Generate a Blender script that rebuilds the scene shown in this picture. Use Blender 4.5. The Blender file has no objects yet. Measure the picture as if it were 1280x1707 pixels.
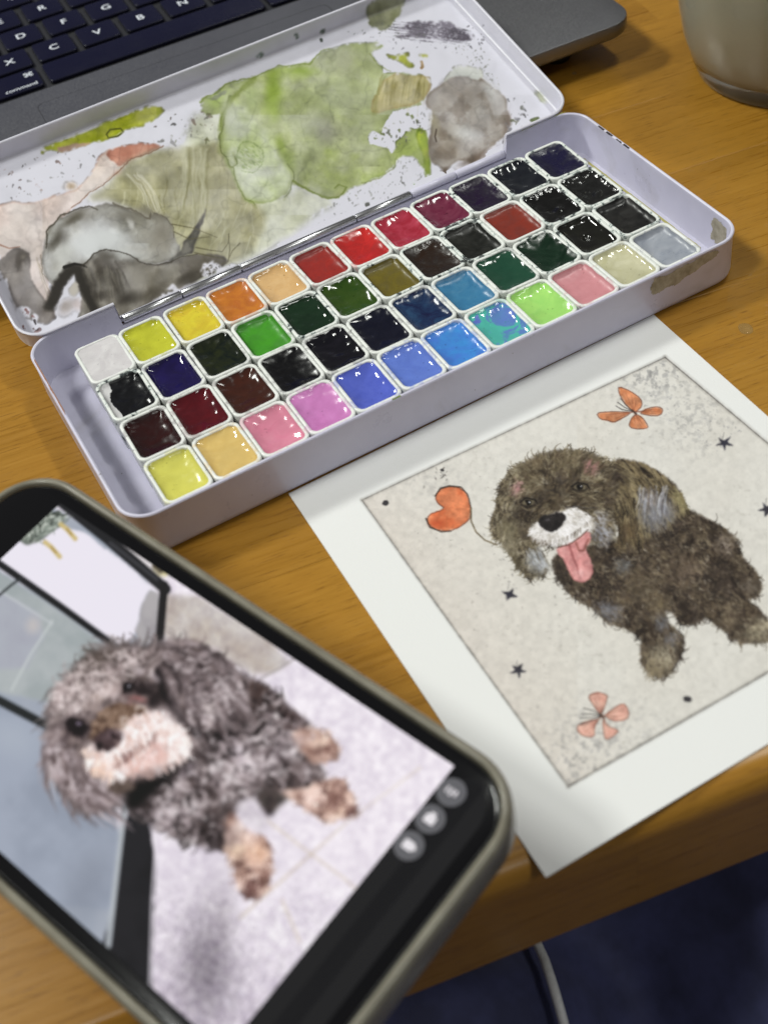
import bpy, bmesh, math, random
import numpy as np
from mathutils import Vector, Matrix, noise as mnoise

S = 0.001                                   # the scene is laid out in millimetres, built in metres
rng = np.random.default_rng(7)
random.seed(7)
scene = bpy.context.scene
COL = scene.collection

# ------------------------------------------------------------------ camera, world, lights, exposure
F_PX = 2192.58                              # focal length in pixels of a 1280 x 1707 frame
CAM_R = np.array([[0.86943095, -0.47656925, -0.13027495],
                  [-0.43362423, -0.60971195, -0.6634918],
                  [0.23676959, 0.63335069, -0.73675442]])      # right, down, forward
CAM_C = np.array([-42.333, -331.563, 275.552])

cam_data = bpy.data.cameras.new('camera')
cam = bpy.data.objects.new('camera', cam_data)
COL.objects.link(cam)
cam_data.sensor_fit = 'VERTICAL'
cam_data.sensor_height = 24.0
cam_data.sensor_width = 18.0
cam_data.lens = 24.0 * F_PX / 1707.0
cam_data.clip_start = 0.01
cam_data.clip_end = 50.0
m = Matrix(((CAM_R[0][0], -CAM_R[1][0], -CAM_R[2][0], CAM_C[0] * S),
            (CAM_R[0][1], -CAM_R[1][1], -CAM_R[2][1], CAM_C[1] * S),
            (CAM_R[0][2], -CAM_R[1][2], -CAM_R[2][2], CAM_C[2] * S),
            (0, 0, 0, 1)))
cam.matrix_world = m
cam_data.dof.use_dof = True
cam_data.dof.focus_distance = 0.428
cam_data.dof.aperture_fstop = 9.0
scene.camera = cam

world = bpy.data.worlds.new('World')
scene.world = world
world.use_nodes = True
bg = world.node_tree.nodes['Background']
bg.inputs[0].default_value = (0.98, 0.96, 0.93, 1)
bg.inputs[1].default_value = 0.13


def area_light(name, loc, target, size, power, color):
    d = bpy.data.lights.new(name, 'AREA')
    d.shape = 'RECTANGLE'
    d.size, d.size_y = size
    d.energy = power
    d.color = color
    o = bpy.data.objects.new(name, d)
    COL.objects.link(o)
    o.location = loc
    o.rotation_euler = (Vector(target) - Vector(loc)).to_track_quat('-Z', 'Y').to_euler()
    return o


# ceiling panels of the room: one behind the laptop, one to the left of the table, plus an added front fill
area_light('ceiling_lamp_back', (-0.98, 1.25, 1.75), (0.08, 0, 0), (0.50, 0.25), 33, (0.98, 1.0, 0.94))
area_light('ceiling_lamp_left', (-1.05, -0.04, 1.75), (0.08, -0.1, 0), (0.30, 0.30), 17, (0.98, 1.0, 0.94))
area_light('front_fill_lamp', (0.75, -1.45, 1.80), (0.08, -0.2, 0), (0.50, 0.30), 7, (0.98, 1.0, 0.94))  # added fill behind the camera, no lamp known there; lifts the dark trousers
area_light('ceiling_lamp_over', (0.84, 0.10, 1.75), (0.08, -0.05, 0), (0.50, 0.09), 9, (0.98, 1.0, 0.94))

scene.view_settings.view_transform = 'Standard'
scene.view_settings.look = 'None'
scene.view_settings.exposure = -0.06
scene.view_settings.gamma = 1.0
scene.view_settings.use_curve_mapping = False
scene.cycles.use_denoising = True
scene.cycles.max_bounces = 8


# ------------------------------------------------------------------ helpers
def project(X):
    """millimetre points -> pixel of the 1280 x 1707 photograph"""
    Y = (np.asarray(X, float) - CAM_C) @ CAM_R.T
    return np.stack([640 + F_PX * Y[..., 0] / Y[..., 2], 853.5 + F_PX * Y[..., 1] / Y[..., 2]], -1)


def at(u, v, z):
    """the point of the horizontal plane z (mm) that the photograph shows at pixel u, v"""
    d = CAM_R.T @ np.array([(u - 640) / F_PX, (v - 853.5) / F_PX, 1.0])
    return CAM_C + d * (z - CAM_C[2]) / d[2]


def lin(c):
    c = np.asarray(c, float) / 255.0
    return np.where(c <= 0.04045, c / 12.92, ((c + 0.055) / 1.055) ** 2.4)


def link(o, parent=None):
    COL.objects.link(o)
    if parent is not None:
        o.parent = parent
    return o


def tag(o, label, cat, group=None, kind=None):
    if label:
        o['label'] = label
    if cat:
        o['category'] = cat
    if group:
        o['group'] = group
    if kind:
        o['kind'] = kind
    return o


def empty(name, loc=(0, 0, 0)):
    o = bpy.data.objects.new(name, None)
    o.empty_display_size = 0.01
    COL.objects.link(o)
    o.location = [c * S for c in loc]
    return o


def mesh_obj(name, verts, faces, mat, parent=None, smooth=True, loc=None):
    me = bpy.data.meshes.new(name)
    me.from_pydata([tuple(np.asarray(v) * S) for v in verts], [], [tuple(f) for f in faces])
    me.validate()
    if smooth:
        me.polygons.foreach_set('use_smooth', [True] * len(me.polygons))
    if mat:
        me.materials.append(mat)
    o = bpy.data.objects.new(name, me)
    link(o, parent)
    if loc is not None:
        o.location = [c * S for c in loc]
    return o


def bm_obj(name, bm, mat, parent=None, smooth=True):
    me = bpy.data.meshes.new(name)
    bmesh.ops.recalc_face_normals(bm, faces=bm.faces[:])
    bm.to_mesh(me)
    bm.free()
    if smooth:
        me.polygons.foreach_set('use_smooth', [True] * len(me.polygons))
    if mat:
        me.materials.append(mat)
    return link(bpy.data.objects.new(name, me), parent)


def grid_mesh(name, P, mat, parent=None, colors=None, keep=None, smooth=True):
    """P: (rows, cols, 3) millimetre points, colors: linear rgb per point"""
    r, c = P.shape[:2]
    idx = np.arange(r * c).reshape(r, c)
    q = np.stack([idx[:-1, :-1], idx[:-1, 1:], idx[1:, 1:], idx[1:, :-1]], -1).reshape(-1, 4)
    if keep is not None:
        k = keep[:-1, :-1] & keep[:-1, 1:] & keep[1:, 1:] & keep[1:, :-1]
        q = q[k.reshape(-1)]
    me = bpy.data.meshes.new(name)
    me.vertices.add(r * c)
    me.vertices.foreach_set('co', (P.reshape(-1, 3) * S).astype(np.float32).ravel())
    n = len(q)
    me.loops.add(n * 4)
    me.loops.foreach_set('vertex_index', q.astype(np.int32).ravel())
    me.polygons.add(n)
    me.polygons.foreach_set('loop_start', np.arange(0, n * 4, 4, dtype=np.int32))
    try:
        me.polygons.foreach_set('loop_total', np.full(n, 4, np.int32))
    except Exception:
        pass
    me.update(calc_edges=True)
    if smooth:
        me.polygons.foreach_set('use_smooth', np.ones(n, bool))
    if colors is not None:
        set_colors(me, colors.reshape(-1, 3))
    if mat:
        me.materials.append(mat)
    return link(bpy.data.objects.new(name, me), parent)


def set_colors(me, rgb):
    a = me.color_attributes.new('Col', 'FLOAT_COLOR', 'POINT')
    full = np.ones((len(rgb), 4), np.float32)
    full[:, :3] = rgb
    a.data.foreach_set('color', full.ravel())


def rrect(x0, x1, y0, y1, r, n=8):
    """rounded rectangle, counter-clockwise from the +x side; list of (x, y)"""
    pts = []
    for cx, cy, a0 in ((x1 - r, y1 - r, 0), (x0 + r, y1 - r, 90), (x0 + r, y0 + r, 180), (x1 - r, y0 + r, 270)):
        for k in range(n + 1):
            a = math.radians(a0 + 90 * k / n)
            pts.append((cx + r * math.cos(a), cy + r * math.sin(a)))
    return pts


def loft(rings, cap0=True, cap1=True):
    """closed rings of equal length -> verts, faces"""
    n = len(rings[0])
    v, f = [], []
    for r in rings:
        v += list(r)
    for i in range(len(rings) - 1):
        for j in range(n):
            k = (j + 1) % n
            f.append((i * n + j, i * n + k, (i + 1) * n + k, (i + 1) * n + j))
    if cap0:
        f.append(tuple(range(n))[::-1])
    if cap1:
        f.append(tuple(range((len(rings) - 1) * n, len(rings) * n)))
    return v, f


def tube(points, radii, n=10):
    pts = [Vector(p) for p in points]
    rings = []
    up = Vector((0, 0, 1))
    for i, p in enumerate(pts):
        t = (pts[min(i + 1, len(pts) - 1)] - pts[max(i - 1, 0)]).normalized()
        a = t.cross(up)
        if a.length < 1e-4:
            a = t.cross(Vector((1, 0, 0)))
        a.normalize()
        b = t.cross(a)
        r = radii[i] if hasattr(radii, '__len__') else radii
        rings.append([tuple(p + a * (r * math.cos(2 * math.pi * k / n)) + b * (r * math.sin(2 * math.pi * k / n))) for k in range(n)])
    return loft(rings)


def box_bm(bm, x0, x1, y0, y1, z0, z1, bevel=0.0, seg=2):
    r = bmesh.ops.create_cube(bm, size=1.0)
    vs = r['verts']
    for v in vs:
        v.co = Vector(((x0 + x1) / 2 + v.co.x * (x1 - x0), (y0 + y1) / 2 + v.co.y * (y1 - y0), (z0 + z1) / 2 + v.co.z * (z1 - z0))) * S
    if bevel:
        es = list({e for v in vs for e in v.link_edges})
        bmesh.ops.bevel(bm, geom=es, offset=bevel * S, segments=seg, profile=0.5, affect='EDGES')


# ------------------------------------------------------------------ materials
def mat(name, color=(0.8, 0.8, 0.8), rough=0.5, metal=0.0, spec=0.5, **kw):
    mt = bpy.data.materials.new(name)
    mt.use_nodes = True
    b = mt.node_tree.nodes['Principled BSDF']
    b.inputs['Base Color'].default_value = (*color, 1)
    b.inputs['Roughness'].default_value = rough
    b.inputs['Metallic'].default_value = metal
    b.inputs['Specular IOR Level'].default_value = spec
    for k, v in kw.items():
        b.inputs[k.replace('_', ' ')].default_value = v
    return mt


class NT:
    def __init__(self, mt):
        self.t = mt.node_tree
        self.b = self.t.nodes['Principled BSDF']

    def n(self, kind, **kw):
        nd = self.t.nodes.new(kind)
        for k, v in kw.items():
            setattr(nd, k, v)
        return nd

    def l(self, a, b):
        self.t.links.new(a, b)

    def coords(self, scale=(1, 1, 1), rot=(0, 0, 0), which='Object', loc=(0, 0, 0)):
        tc = self.n('ShaderNodeTexCoord')
        mp = self.n('ShaderNodeMapping')
        mp.inputs['Scale'].default_value = scale
        mp.inputs['Rotation'].default_value = rot
        mp.inputs['Location'].default_value = loc
        self.l(tc.outputs[which], mp.inputs[0])
        return mp.outputs[0]

    def noise(self, vec, scale, detail=4, rough=0.5, dist=0.0):
        nd = self.n('ShaderNodeTexNoise')
        nd.inputs['Scale'].default_value = scale
        nd.inputs['Detail'].default_value = detail
        nd.inputs['Roughness'].default_value = rough
        nd.inputs['Distortion'].default_value = dist
        if vec is not None:
            self.l(vec, nd.inputs['Vector'])
        return nd.outputs['Fac']

    def ramp(self, fac, stops):
        r = self.n('ShaderNodeValToRGB')
        e = r.color_ramp.elements
        while len(e) < len(stops):
            e.new(0.5)
        for i, (p, c) in enumerate(stops):
            e[i].position = p
            e[i].color = (*c, 1)
        self.l(fac, r.inputs[0])
        return r.outputs[0]

    def mix(self, fac, a, b, mode='MIX'):
        mx = self.n('ShaderNodeMix', data_type='RGBA', blend_type=mode)
        for s, x in ((mx.inputs[0], fac), (mx.inputs[6], a), (mx.inputs[7], b)):
            if hasattr(x, 'is_linked'):
                self.l(x, s)
            elif hasattr(x, '__len__'):
                s.default_value = (*x, 1)
            else:
                s.default_value = x
        return mx.outputs[2]

    def bump(self, h, strength, dist):
        bp = self.n('ShaderNodeBump')
        bp.inputs['Strength'].default_value = strength
        bp.inputs['Distance'].default_value = dist
        self.l(h, bp.inputs['Height'])
        self.l(bp.outputs[0], self.b.inputs['Normal'])


def attr_mat(name, rough, bump=None, emit=None, spec=0.5):
    mt = mat(name, (0.8, 0.8, 0.8), rough, spec=spec)
    t = NT(mt)
    a = t.n('ShaderNodeAttribute', attribute_name='Col')
    if emit:
        t.b.inputs['Base Color'].default_value = (0.01, 0.01, 0.01, 1)
        t.l(a.outputs['Color'], t.b.inputs['Emission Color'])
        t.b.inputs['Emission Strength'].default_value = emit
    else:
        t.l(a.outputs['Color'], t.b.inputs['Base Color'])
    if bump:
        t.bump(t.noise(t.coords(), bump[0], 5, 0.6), bump[1], bump[2])
    return mt


# ------------------------------------------------------------------ a small painter for flat print (numpy, photo-pixel layout)
def vnoise(shape, cell, seed):
    """smooth value noise 0..1, cell in canvas pixels"""
    g = np.random.default_rng(seed)
    h, w = shape
    gh, gw = int(h / cell) + 4, int(w / cell) + 4
    G = g.random((gh, gw))
    y = np.arange(h) / cell
    x = np.arange(w) / cell
    yi, xi = y.astype(int), x.astype(int)
    fy, fx = y - yi, x - xi
    fy = (fy * fy * (3 - 2 * fy))[:, None]
    fx = (fx * fx * (3 - 2 * fx))[None, :]
    a = G[yi][:, xi]; b = G[yi][:, xi + 1]; c = G[yi + 1][:, xi]; d = G[yi + 1][:, xi + 1]
    return (a * (1 - fx) + b * fx) * (1 - fy) + (c * (1 - fx) + d * fx) * fy


def fbm(shape, cell, seed, octs=4, gain=0.5):
    o = np.zeros(shape); a = 1.0; s = 0
    for k in range(octs):
        o += a * vnoise(shape, max(cell / 2 ** k, 1.01), seed + 17 * k)
        s += a; a *= gain
    return o / s


def blur(M, r):
    r = int(max(1, round(r)))
    for _ in range(2):
        for ax in (0, 1):
            P = np.pad(M, [(r + 1, r) if i == ax else (0, 0) for i in range(2)], mode='edge')
            c = np.cumsum(P, axis=ax)
            n = M.shape[ax]
            hi = np.take(c, np.arange(2 * r + 1, 2 * r + 1 + n), axis=ax)
            lo = np.take(c, np.arange(0, n), axis=ax)
            M = (hi - lo) / (2 * r + 1)
    return M


def sstep(a, b, x):
    t = np.clip((x - a) / (b - a), 0, 1)
    return t * t * (3 - 2 * t)


def chaikin(pts, closed=True):
    """round the corners of an outline"""
    out = []
    n = len(pts)
    for i in range(n if closed else n - 1):
        a, b = pts[i], pts[(i + 1) % n]
        out += [(a[0] * .75 + b[0] * .25, a[1] * .75 + b[1] * .25), (a[0] * .25 + b[0] * .75, a[1] * .25 + b[1] * .75)]
    return out


class Canvas:
    def __init__(self, x0, y0, x1, y1, scale, color, seed):
        self.x0, self.y0, self.s = x0, y0, scale
        self.h, self.w = int((y1 - y0) * scale), int((x1 - x0) * scale)
        self.shape = (self.h, self.w)
        self.c = np.empty((self.h, self.w, 3)); self.c[:] = color
        self.seed = seed
        self.cache = {}
        yy, xx = np.mgrid[0:self.h, 0:self.w]
        self.X = xx / scale + x0
        self.Y = yy / scale + y0

    def n(self, cell, seed, octs=4, gain=0.5):
        key = (cell, octs, gain)
        if key not in self.cache:
            self.cache[key] = fbm(self.shape, cell * self.s, self.seed + len(self.cache) * 131, octs, gain)
        a, b = (seed * 7919) % self.h, (seed * 104729) % self.w
        return np.roll(self.cache[key], (a, b), (0, 1)) if seed else self.cache[key]

    def warp(self, amp, cell, seed, octs=4):
        self.WX = self.X + (self.n(cell, seed, octs, 0.6) - 0.5) * 2 * amp
        self.WY = self.Y + (self.n(cell, seed + 5, octs, 0.6) - 0.5) * 2 * amp

    def poly(self, pts, warped=True, pad=14):
        """0/1 mask of a polygon given in photo pixels"""
        pts = np.asarray(pts, float)
        i0 = max(int((pts[:, 1].min() - pad - self.y0) * self.s), 0); i1 = min(int((pts[:, 1].max() + pad - self.y0) * self.s) + 1, self.h)
        j0 = max(int((pts[:, 0].min() - pad - self.x0) * self.s), 0); j1 = min(int((pts[:, 0].max() + pad - self.x0) * self.s) + 1, self.w)
        M = np.zeros(self.shape)
        if i1 <= i0 or j1 <= j0:
            return M
        X = (self.WX if warped else self.X)[i0:i1, j0:j1]
        Y = (self.WY if warped else self.Y)[i0:i1, j0:j1]
        ins = np.zeros(X.shape, bool)
        a = pts[-1]
        for b in pts:
            if a[1] != b[1]:
                cond = ((a[1] > Y) != (b[1] > Y)) & (X < (b[0] - a[0]) * (Y - a[1]) / (b[1] - a[1]) + a[0])
                ins ^= cond
            a = b
        M[i0:i1, j0:j1] = ins
        return M

    def lay(self, M, col):
        col = np.asarray(col, float)
        self.c += (col - self.c) * M[..., None]

    def mul(self, M, col):
        """transparent glaze"""
        col = np.asarray(col, float) / 255.0
        self.c *= 1 + (col - 1) * M[..., None]

    def wash(self, pts, col, col2=None, edge=None, soft=1.2, nseed=0, cell=40, alpha=1.0, edgew=5, cut=None, round_=1):
        for _ in range(round_):
            pts = chaikin(pts)
        M = self.poly(pts)
        if cut is not None:
            M = M * (1 - cut)
        q = np.asarray(pts, float)
        pad = 16 + 3 * soft
        i0, i1 = max(int((q[:, 1].min() - pad - self.y0) * self.s), 0), min(int((q[:, 1].max() + pad - self.y0) * self.s) + 1, self.h)
        j0, j1 = max(int((q[:, 0].min() - pad - self.x0) * self.s), 0), min(int((q[:, 0].max() + pad - self.x0) * self.s) + 1, self.w)
        if i1 <= i0 or j1 <= j0:
            return M
        w = (slice(i0, i1), slice(j0, j1))
        m = M[w]
        B = blur(m, soft * self.s)
        if col2 is not None:
            t = sstep(0.3, 0.7, self.n(cell, 100 + nseed, 5, 0.55)[w])[..., None]
            C = np.asarray(col, float) * (1 - t) + np.asarray(col2, float) * t
        else:
            C = np.asarray(col, float)
        self.c[w] += (C - self.c[w]) * (B * alpha)[..., None]
        if edge is not None:
            E = blur(m, edgew * self.s)
            ln = m * (1 - sstep(0.50, 0.78, E)) * (0.35 + 0.65 * sstep(0.35, 0.65, self.n(30, 200 + nseed, 3)[w]))
            self.c[w] += (np.asarray(edge, float) - self.c[w]) * (blur(ln, 1) * 0.85)[..., None]
        return M

    def spot(self, x, y, rx, ry, col, a=1.0, soft=0.5, rot=0.0, warped=True):
        R = max(rx, ry) * (1 + soft * 0.3) + 12
        i0, i1 = max(int((y - R - self.y0) * self.s), 0), min(int((y + R - self.y0) * self.s) + 1, self.h)
        j0, j1 = max(int((x - R - self.x0) * self.s), 0), min(int((x + R - self.x0) * self.s) + 1, self.w)
        if i1 <= i0 or j1 <= j0:
            return
        X = (self.WX if warped else self.X)[i0:i1, j0:j1] - x
        Y = (self.WY if warped else self.Y)[i0:i1, j0:j1] - y
        c, s = math.cos(rot), math.sin(rot)
        d = np.sqrt(((X * c + Y * s) / rx) ** 2 + ((-X * s + Y * c) / ry) ** 2)
        A = ((1 - sstep(1 - soft, 1 + soft * 0.3, d)) * a)[..., None]
        self.c[i0:i1, j0:j1] += (np.asarray(col, float) - self.c[i0:i1, j0:j1]) * A

    def line(self, pts, width, col, a=1.0, soft=1.0, jitter=0.0, w1=None, warped=False):
        """polyline, width in photo pixels (tapering to w1)"""
        pts = np.asarray(pts, float)
        if jitter:
            pts = pts + np.random.default_rng(int(abs(pts).sum()) % 9999).normal(0, jitter, pts.shape)
        tot = len(pts) - 1
        pad = width + 4 + (12 if warped else 0)
        i0 = max(int((pts[:, 1].min() - pad - self.y0) * self.s), 0); i1 = min(int((pts[:, 1].max() + pad - self.y0) * self.s) + 1, self.h)
        j0 = max(int((pts[:, 0].min() - pad - self.x0) * self.s), 0); j1 = min(int((pts[:, 0].max() + pad - self.x0) * self.s) + 1, self.w)
        if i1 <= i0 or j1 <= j0:
            return
        X = (self.WX if warped else self.X)[i0:i1, j0:j1]
        Y = (self.WY if warped else self.Y)[i0:i1, j0:j1]
        A = np.zeros(X.shape)
        for k in range(tot):
            p, q = pts[k], pts[k + 1]
            d = q - p
            t = np.clip(((X - p[0]) * d[0] + (Y - p[1]) * d[1]) / (d @ d + 1e-9), 0, 1)
            r = np.hypot(X - p[0] - t * d[0], Y - p[1] - t * d[1])
            u = (k + t) / tot
            w = width if w1 is None else width + (w1 - width) * u
            A = np.maximum(A, np.clip((w / 2 - r) / soft + 0.5, 0, 1))
        self.c[i0:i1, j0:j1] += (np.asarray(col, float) - self.c[i0:i1, j0:j1]) * (A * a)[..., None]

    def strokes(self, P0, ang, length, bend, width, cols, alpha):
        """many short curved hairs at once; all arrays of one length"""
        n = len(P0)
        steps = int(np.max(length) * self.s * 1.2) + 2
        for k in range(steps):
            t = k / (steps - 1)
            a = ang + bend * (t - 0.5)
            px = P0[:, 0] + np.cos(a) * length * t
            py = P0[:, 1] + np.sin(a) * length * t
            w = width * (1 - 0.75 * t)
            m = int(np.max(width) * self.s) + 1
            for o in np.linspace(-0.5, 0.5, m) if m > 1 else (0.0,):
                qx = ((px - np.sin(a) * w * o - self.x0) * self.s).astype(int)
                qy = ((py + np.cos(a) * w * o - self.y0) * self.s).astype(int)
                ok = (qx >= 0) & (qx < self.w) & (qy >= 0) & (qy < self.h)
                al = (alpha * (1 - 0.5 * t))[ok, None]
                self.c[qy[ok], qx[ok]] += (cols[ok] - self.c[qy[ok], qx[ok]]) * al

    def fur(self, pts, n, direction, length, width, palette, seed, alpha=0.75, cell=18, bend=0.8, spots=(), mask=None, jit=0.35):
        """hairs rooted inside a polygon; palette dark..light picked by noise plus chance; spots = (x, y, r, colour)"""
        g = np.random.default_rng(seed)
        M = self.poly(pts, warped=False) if mask is None else mask
        ii = np.argwhere(M > 0.5)
        if not len(ii):
            return
        ii = ii[g.integers(0, len(ii), n)]
        P0 = np.stack([ii[:, 1] / self.s + self.x0 + g.random(n), ii[:, 0] / self.s + self.y0 + g.random(n)], -1)
        N = self.n(cell, seed, 3)[ii[:, 0], ii[:, 1]]
        v = np.clip((N - 0.5) * 2.4 + 0.5 + g.normal(0, 0.22, n), 0, 0.999)
        pal = np.asarray(palette, float)
        f = v * (len(pal) - 1)
        k = f.astype(int)
        C = pal[k] + (pal[np.minimum(k + 1, len(pal) - 1)] - pal[k]) * (f - k)[:, None]
        for (sx, sy, sr, sc) in spots:
            d = np.hypot(P0[:, 0] - sx, P0[:, 1] - sy) / sr
            w = (np.clip(1.3 - d, 0, 1) * (0.55 + 0.45 * g.random(n)))[:, None]
            C = C + (np.asarray(sc, float) - C) * w
        C = np.clip(C + g.normal(0, 9, (n, 1)), 0, 255)
        A = direction(P0[:, 0], P0[:, 1]) + g.normal(0, jit, n)
        L = g.uniform(length[0], length[1], n)
        W = g.uniform(width[0], width[1], n)
        self.strokes(P0, A, L, g.normal(0, bend, n), W, C, np.full(n, alpha))

    def specks(self, pts, n, cols, seed, r=(0.8, 2.6), a=0.85):
        g = np.random.default_rng(seed)
        M = self.poly(pts, warped=False)
        ii = np.argwhere(M > 0.5)
        if not len(ii):
            return
        for k in range(n):
            i, j = ii[g.integers(len(ii))]
            x, y = j / self.s + self.x0, i / self.s + self.y0
            rad = r[0] + (r[1] - r[0]) * g.random() ** 2.5
            ang = g.uniform(0, 3.1)
            q = [(x - math.cos(ang) * rad * 0.8, y - math.sin(ang) * rad * 0.8), (x, y + g.normal(0, rad * .4)), (x + math.cos(ang) * rad, y + math.sin(ang) * rad)]
            self.line(q, rad * 1.3, cols[g.integers(len(cols))], a * g.uniform(0.5, 1), w1=rad * 0.5)

    def sample(self, uv):
        x = np.clip((uv[..., 0] - self.x0) * self.s, 0, self.w - 1.001)
        y = np.clip((uv[..., 1] - self.y0) * self.s, 0, self.h - 1.001)
        xi, yi = x.astype(int), y.astype(int)
        fx, fy = (x - xi)[..., None], (y - yi)[..., None]
        c = self.c
        return (c[yi, xi] * (1 - fx) + c[yi, xi + 1] * fx) * (1 - fy) + (c[yi + 1, xi] * (1 - fx) + c[yi + 1, xi + 1] * fx) * fy


def zpts(ox, oy, sc, pts):
    return [(ox + x / sc, oy + y / sc) for x, y in pts]


def albedo(rgb, white, refl):
    """pigment colour read against the bare white of the same surface"""
    return np.clip(lin(rgb) / lin(white) * refl, 0.0, 0.9)


# ------------------------------------------------------------------ dried washes in the mixing lid
LIDW = (226, 223, 236)


def paint_lid():
    cv = Canvas(-160, -60, 980, 640, 1.0, LIDW, 11)
    cv.warp(7, 34, 1, 5)
    Z1 = lambda *p: zpts(0, 180, 3.2, p)
    Z2 = lambda *p: zpts(330, 40, 3.2, p)
    Z3 = lambda *p: zpts(560, 0, 3.2, p)
    n1, n2 = cv.n(60, 1, 5), cv.n(14, 2, 4)
    cv.c *= (1 + (n1 - 0.5) * 0.05)[..., None]
    # bare islands with broken edges
    isl = cv.poly(Z3((170, 740), (200, 700), (250, 725), (262, 650), (300, 600), (400, 580), (480, 560), (530, 545), (520, 620), (500, 690), (380, 710), (320, 760), (300, 825), (270, 790), (180, 780)))
    isl = np.maximum(isl, cv.poly(Z3((250, 340), (290, 330), (420, 330), (470, 370), (330, 395), (250, 390))))
    hol = (isl > 0.5) & (cv.n(7, 44, 2) > 0.70)
    isl = np.where(hol, 0, isl)
    # pale olive under-wash
    cv.wash(Z2((-40, 480), (60, 470), (150, 480), (240, 930), (480, 930), (520, 850), (640, 910), (740, 960), (640, 1000), (580, 1060), (480, 1120), (300, 1240), (120, 1330), (-60, 1400), (-160, 1200), (-120, 900)), (192, 193, 166), (210, 210, 194), None, nseed=1, cell=50, soft=6)
    # pink beige
    cv.wash([(-160, 380), (-60, 350), (0, 342)] + Z1((230, 495), (330, 462), (440, 420), (500, 320), (545, 235), (710, 185), (880, 205), (760, 255), (640, 330), (510, 440), (380, 540), (265, 650), (235, 780), (275, 960), (270, 1080), (150, 1100), (40, 900), (0, 740)) + [(-160, 470)],
            (206, 186, 178), (218, 204, 198), (168, 120, 100), nseed=2, cell=60)
    cv.wash(Z1((560, 235), (700, 190), (880, 202), (800, 240), (700, 270), (650, 310), (610, 290)), (205, 150, 128), (188, 125, 104), (150, 92, 76), nseed=3, cell=20)
    cv.spot(118, 310, 14, 10, (150, 120, 80), 0.7, 1.0)
    cv.spot(204, 288, 16, 9, (192, 130, 128), 0.7, 1.0)
    # olive tan with combed streaks
    cv.wash(Z1((640, 330), (700, 275), (880, 218), (1040, 208), (1175, 175), (1200, 260), (1250, 380), (1340, 470), (1420, 560), (1400, 700), (1290, 800), (1230, 840), (940, 800), (900, 600), (790, 590), (640, 505), (440, 505), (560, 420)),
            (148, 143, 106), (170, 165, 132), None, nseed=4, cell=30, soft=5)
    g = np.random.default_rng(3)
    for k in range(20):
        x = g.uniform(200, 430); y = g.uniform(250, 350); dx = (x - 290) * 0.12 + g.normal(0, 4); L = g.uniform(50, 120)
        cv.line([(x, y), (x + dx * 0.5, y + L * 0.5), (x + dx * 1.4, y + L)], g.uniform(1, 3.5), (206, 203, 176) if g.random() < 0.55 else (112, 106, 58), g.uniform(0.12, 0.45), w1=0.5, soft=1.6, warped=True)
    for k in range(16):
        x = 215 + g.uniform(0, 22); cv.line([(x, 292), (x + 22, 320), (x + 34 + g.normal(0, 4), 358)], g.uniform(1, 3), (208, 202, 180), 0.5, w1=0.6, soft=1.6)
    # green
    M = cv.wash(Z2((10, 410), (150, 325), (290, 290), (420, 225), (600, 215), (660, 140), (800, 95), (1000, 100), (920, 160), (960, 220), (1030, 260), (1230, 268), (1218, 380), (1180, 430), (1230, 600), (1225, 700), (1200, 790), (1160, 710), (1060, 712), (1040, 790), (880, 850), (780, 905), (720, 945), (640, 910), (500, 845), (460, 940), (300, 960), (230, 930), (180, 800), (120, 680), (120, 540), (150, 480), (20, 470)),
                (156, 164, 112), (170, 175, 132), (106, 120, 52), nseed=5, cell=55, cut=isl)
    G = np.clip(blur(M, 2), 0, 1)
    t = sstep(0.45, 0.75, cv.n(38, 31, 5)) * G
    cv.lay(t * 0.5, (146, 160, 78))
    t = sstep(0.5, 0.8, cv.n(24, 37, 5)) * G
    cv.lay(t * 0.5, (182, 186, 150))
    t = sstep(0.55, 0.8, cv.n(5, 39, 3)) * G
    cv.lay(t * 0.16, (108, 116, 70))
    for x, y, rx, ry, c, a in ((455, 150, 22, 60, (134, 158, 50), .6), (495, 120, 40, 12, (150, 172, 70), .6), (575, 98, 34, 30, (168, 170, 140), .7), (540, 215, 36, 30, (140, 140, 122), .6), (640, 300, 40, 14, (138, 160, 60), .5),
                               (565, 330, 16, 14, (118, 120, 62), .8), (393, 120, 18, 22, (124, 150, 30), .7), (620, 180, 40, 70, (152, 160, 100), .5), (690, 255, 50, 40, (150, 170, 66), .55), (360, 165, 26, 20, (150, 172, 80), .6), (480, 268, 16, 24, (124, 148, 40), .5)):
        _k = cv.c.copy(); cv.spot(x, y, rx, ry, c, a, 1.0); cv.c = _k + (cv.c - _k) * G[..., None]
    cv.lay(isl * 0.98, LIDW)
    # pale pear inside the green
    cv.wash(Z2((150, 500), (190, 430), (235, 420), (280, 500), (330, 545), (400, 600), (440, 700), (480, 790), (488, 880), (440, 935), (340, 950), (240, 925), (200, 830), (150, 680)), (196, 200, 178), (180, 190, 140), None, nseed=6, cell=36, soft=5, alpha=0.9)
    cv.spot(415, 255, 25, 28, (168, 184, 108), 0.6, 0.6)
    for k in range(26):
        a = k / 25 * 5.6 + 2.5
        cv.line([(415 + 24 * math.cos(a), 262 + 25 * math.sin(a)), (415 + 24 * math.cos(a + .25), 262 + 25 * math.sin(a + .25))], 2.2, (112, 130, 66), 0.25 + 0.3 * math.sin(k * 0.9) ** 2, warped=True, soft=2)
    for k in range(70):
        a = g.uniform(0, 6.3); r = 20 * g.random() ** .5
        cv.line([(415 + r * math.cos(a), 262 + r * math.sin(a)), (418 + r * math.cos(a), 264 + r * math.sin(a))], g.uniform(1, 3), (120, 142, 70) if g.random() < .5 else (198, 206, 168), 0.5)
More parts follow.
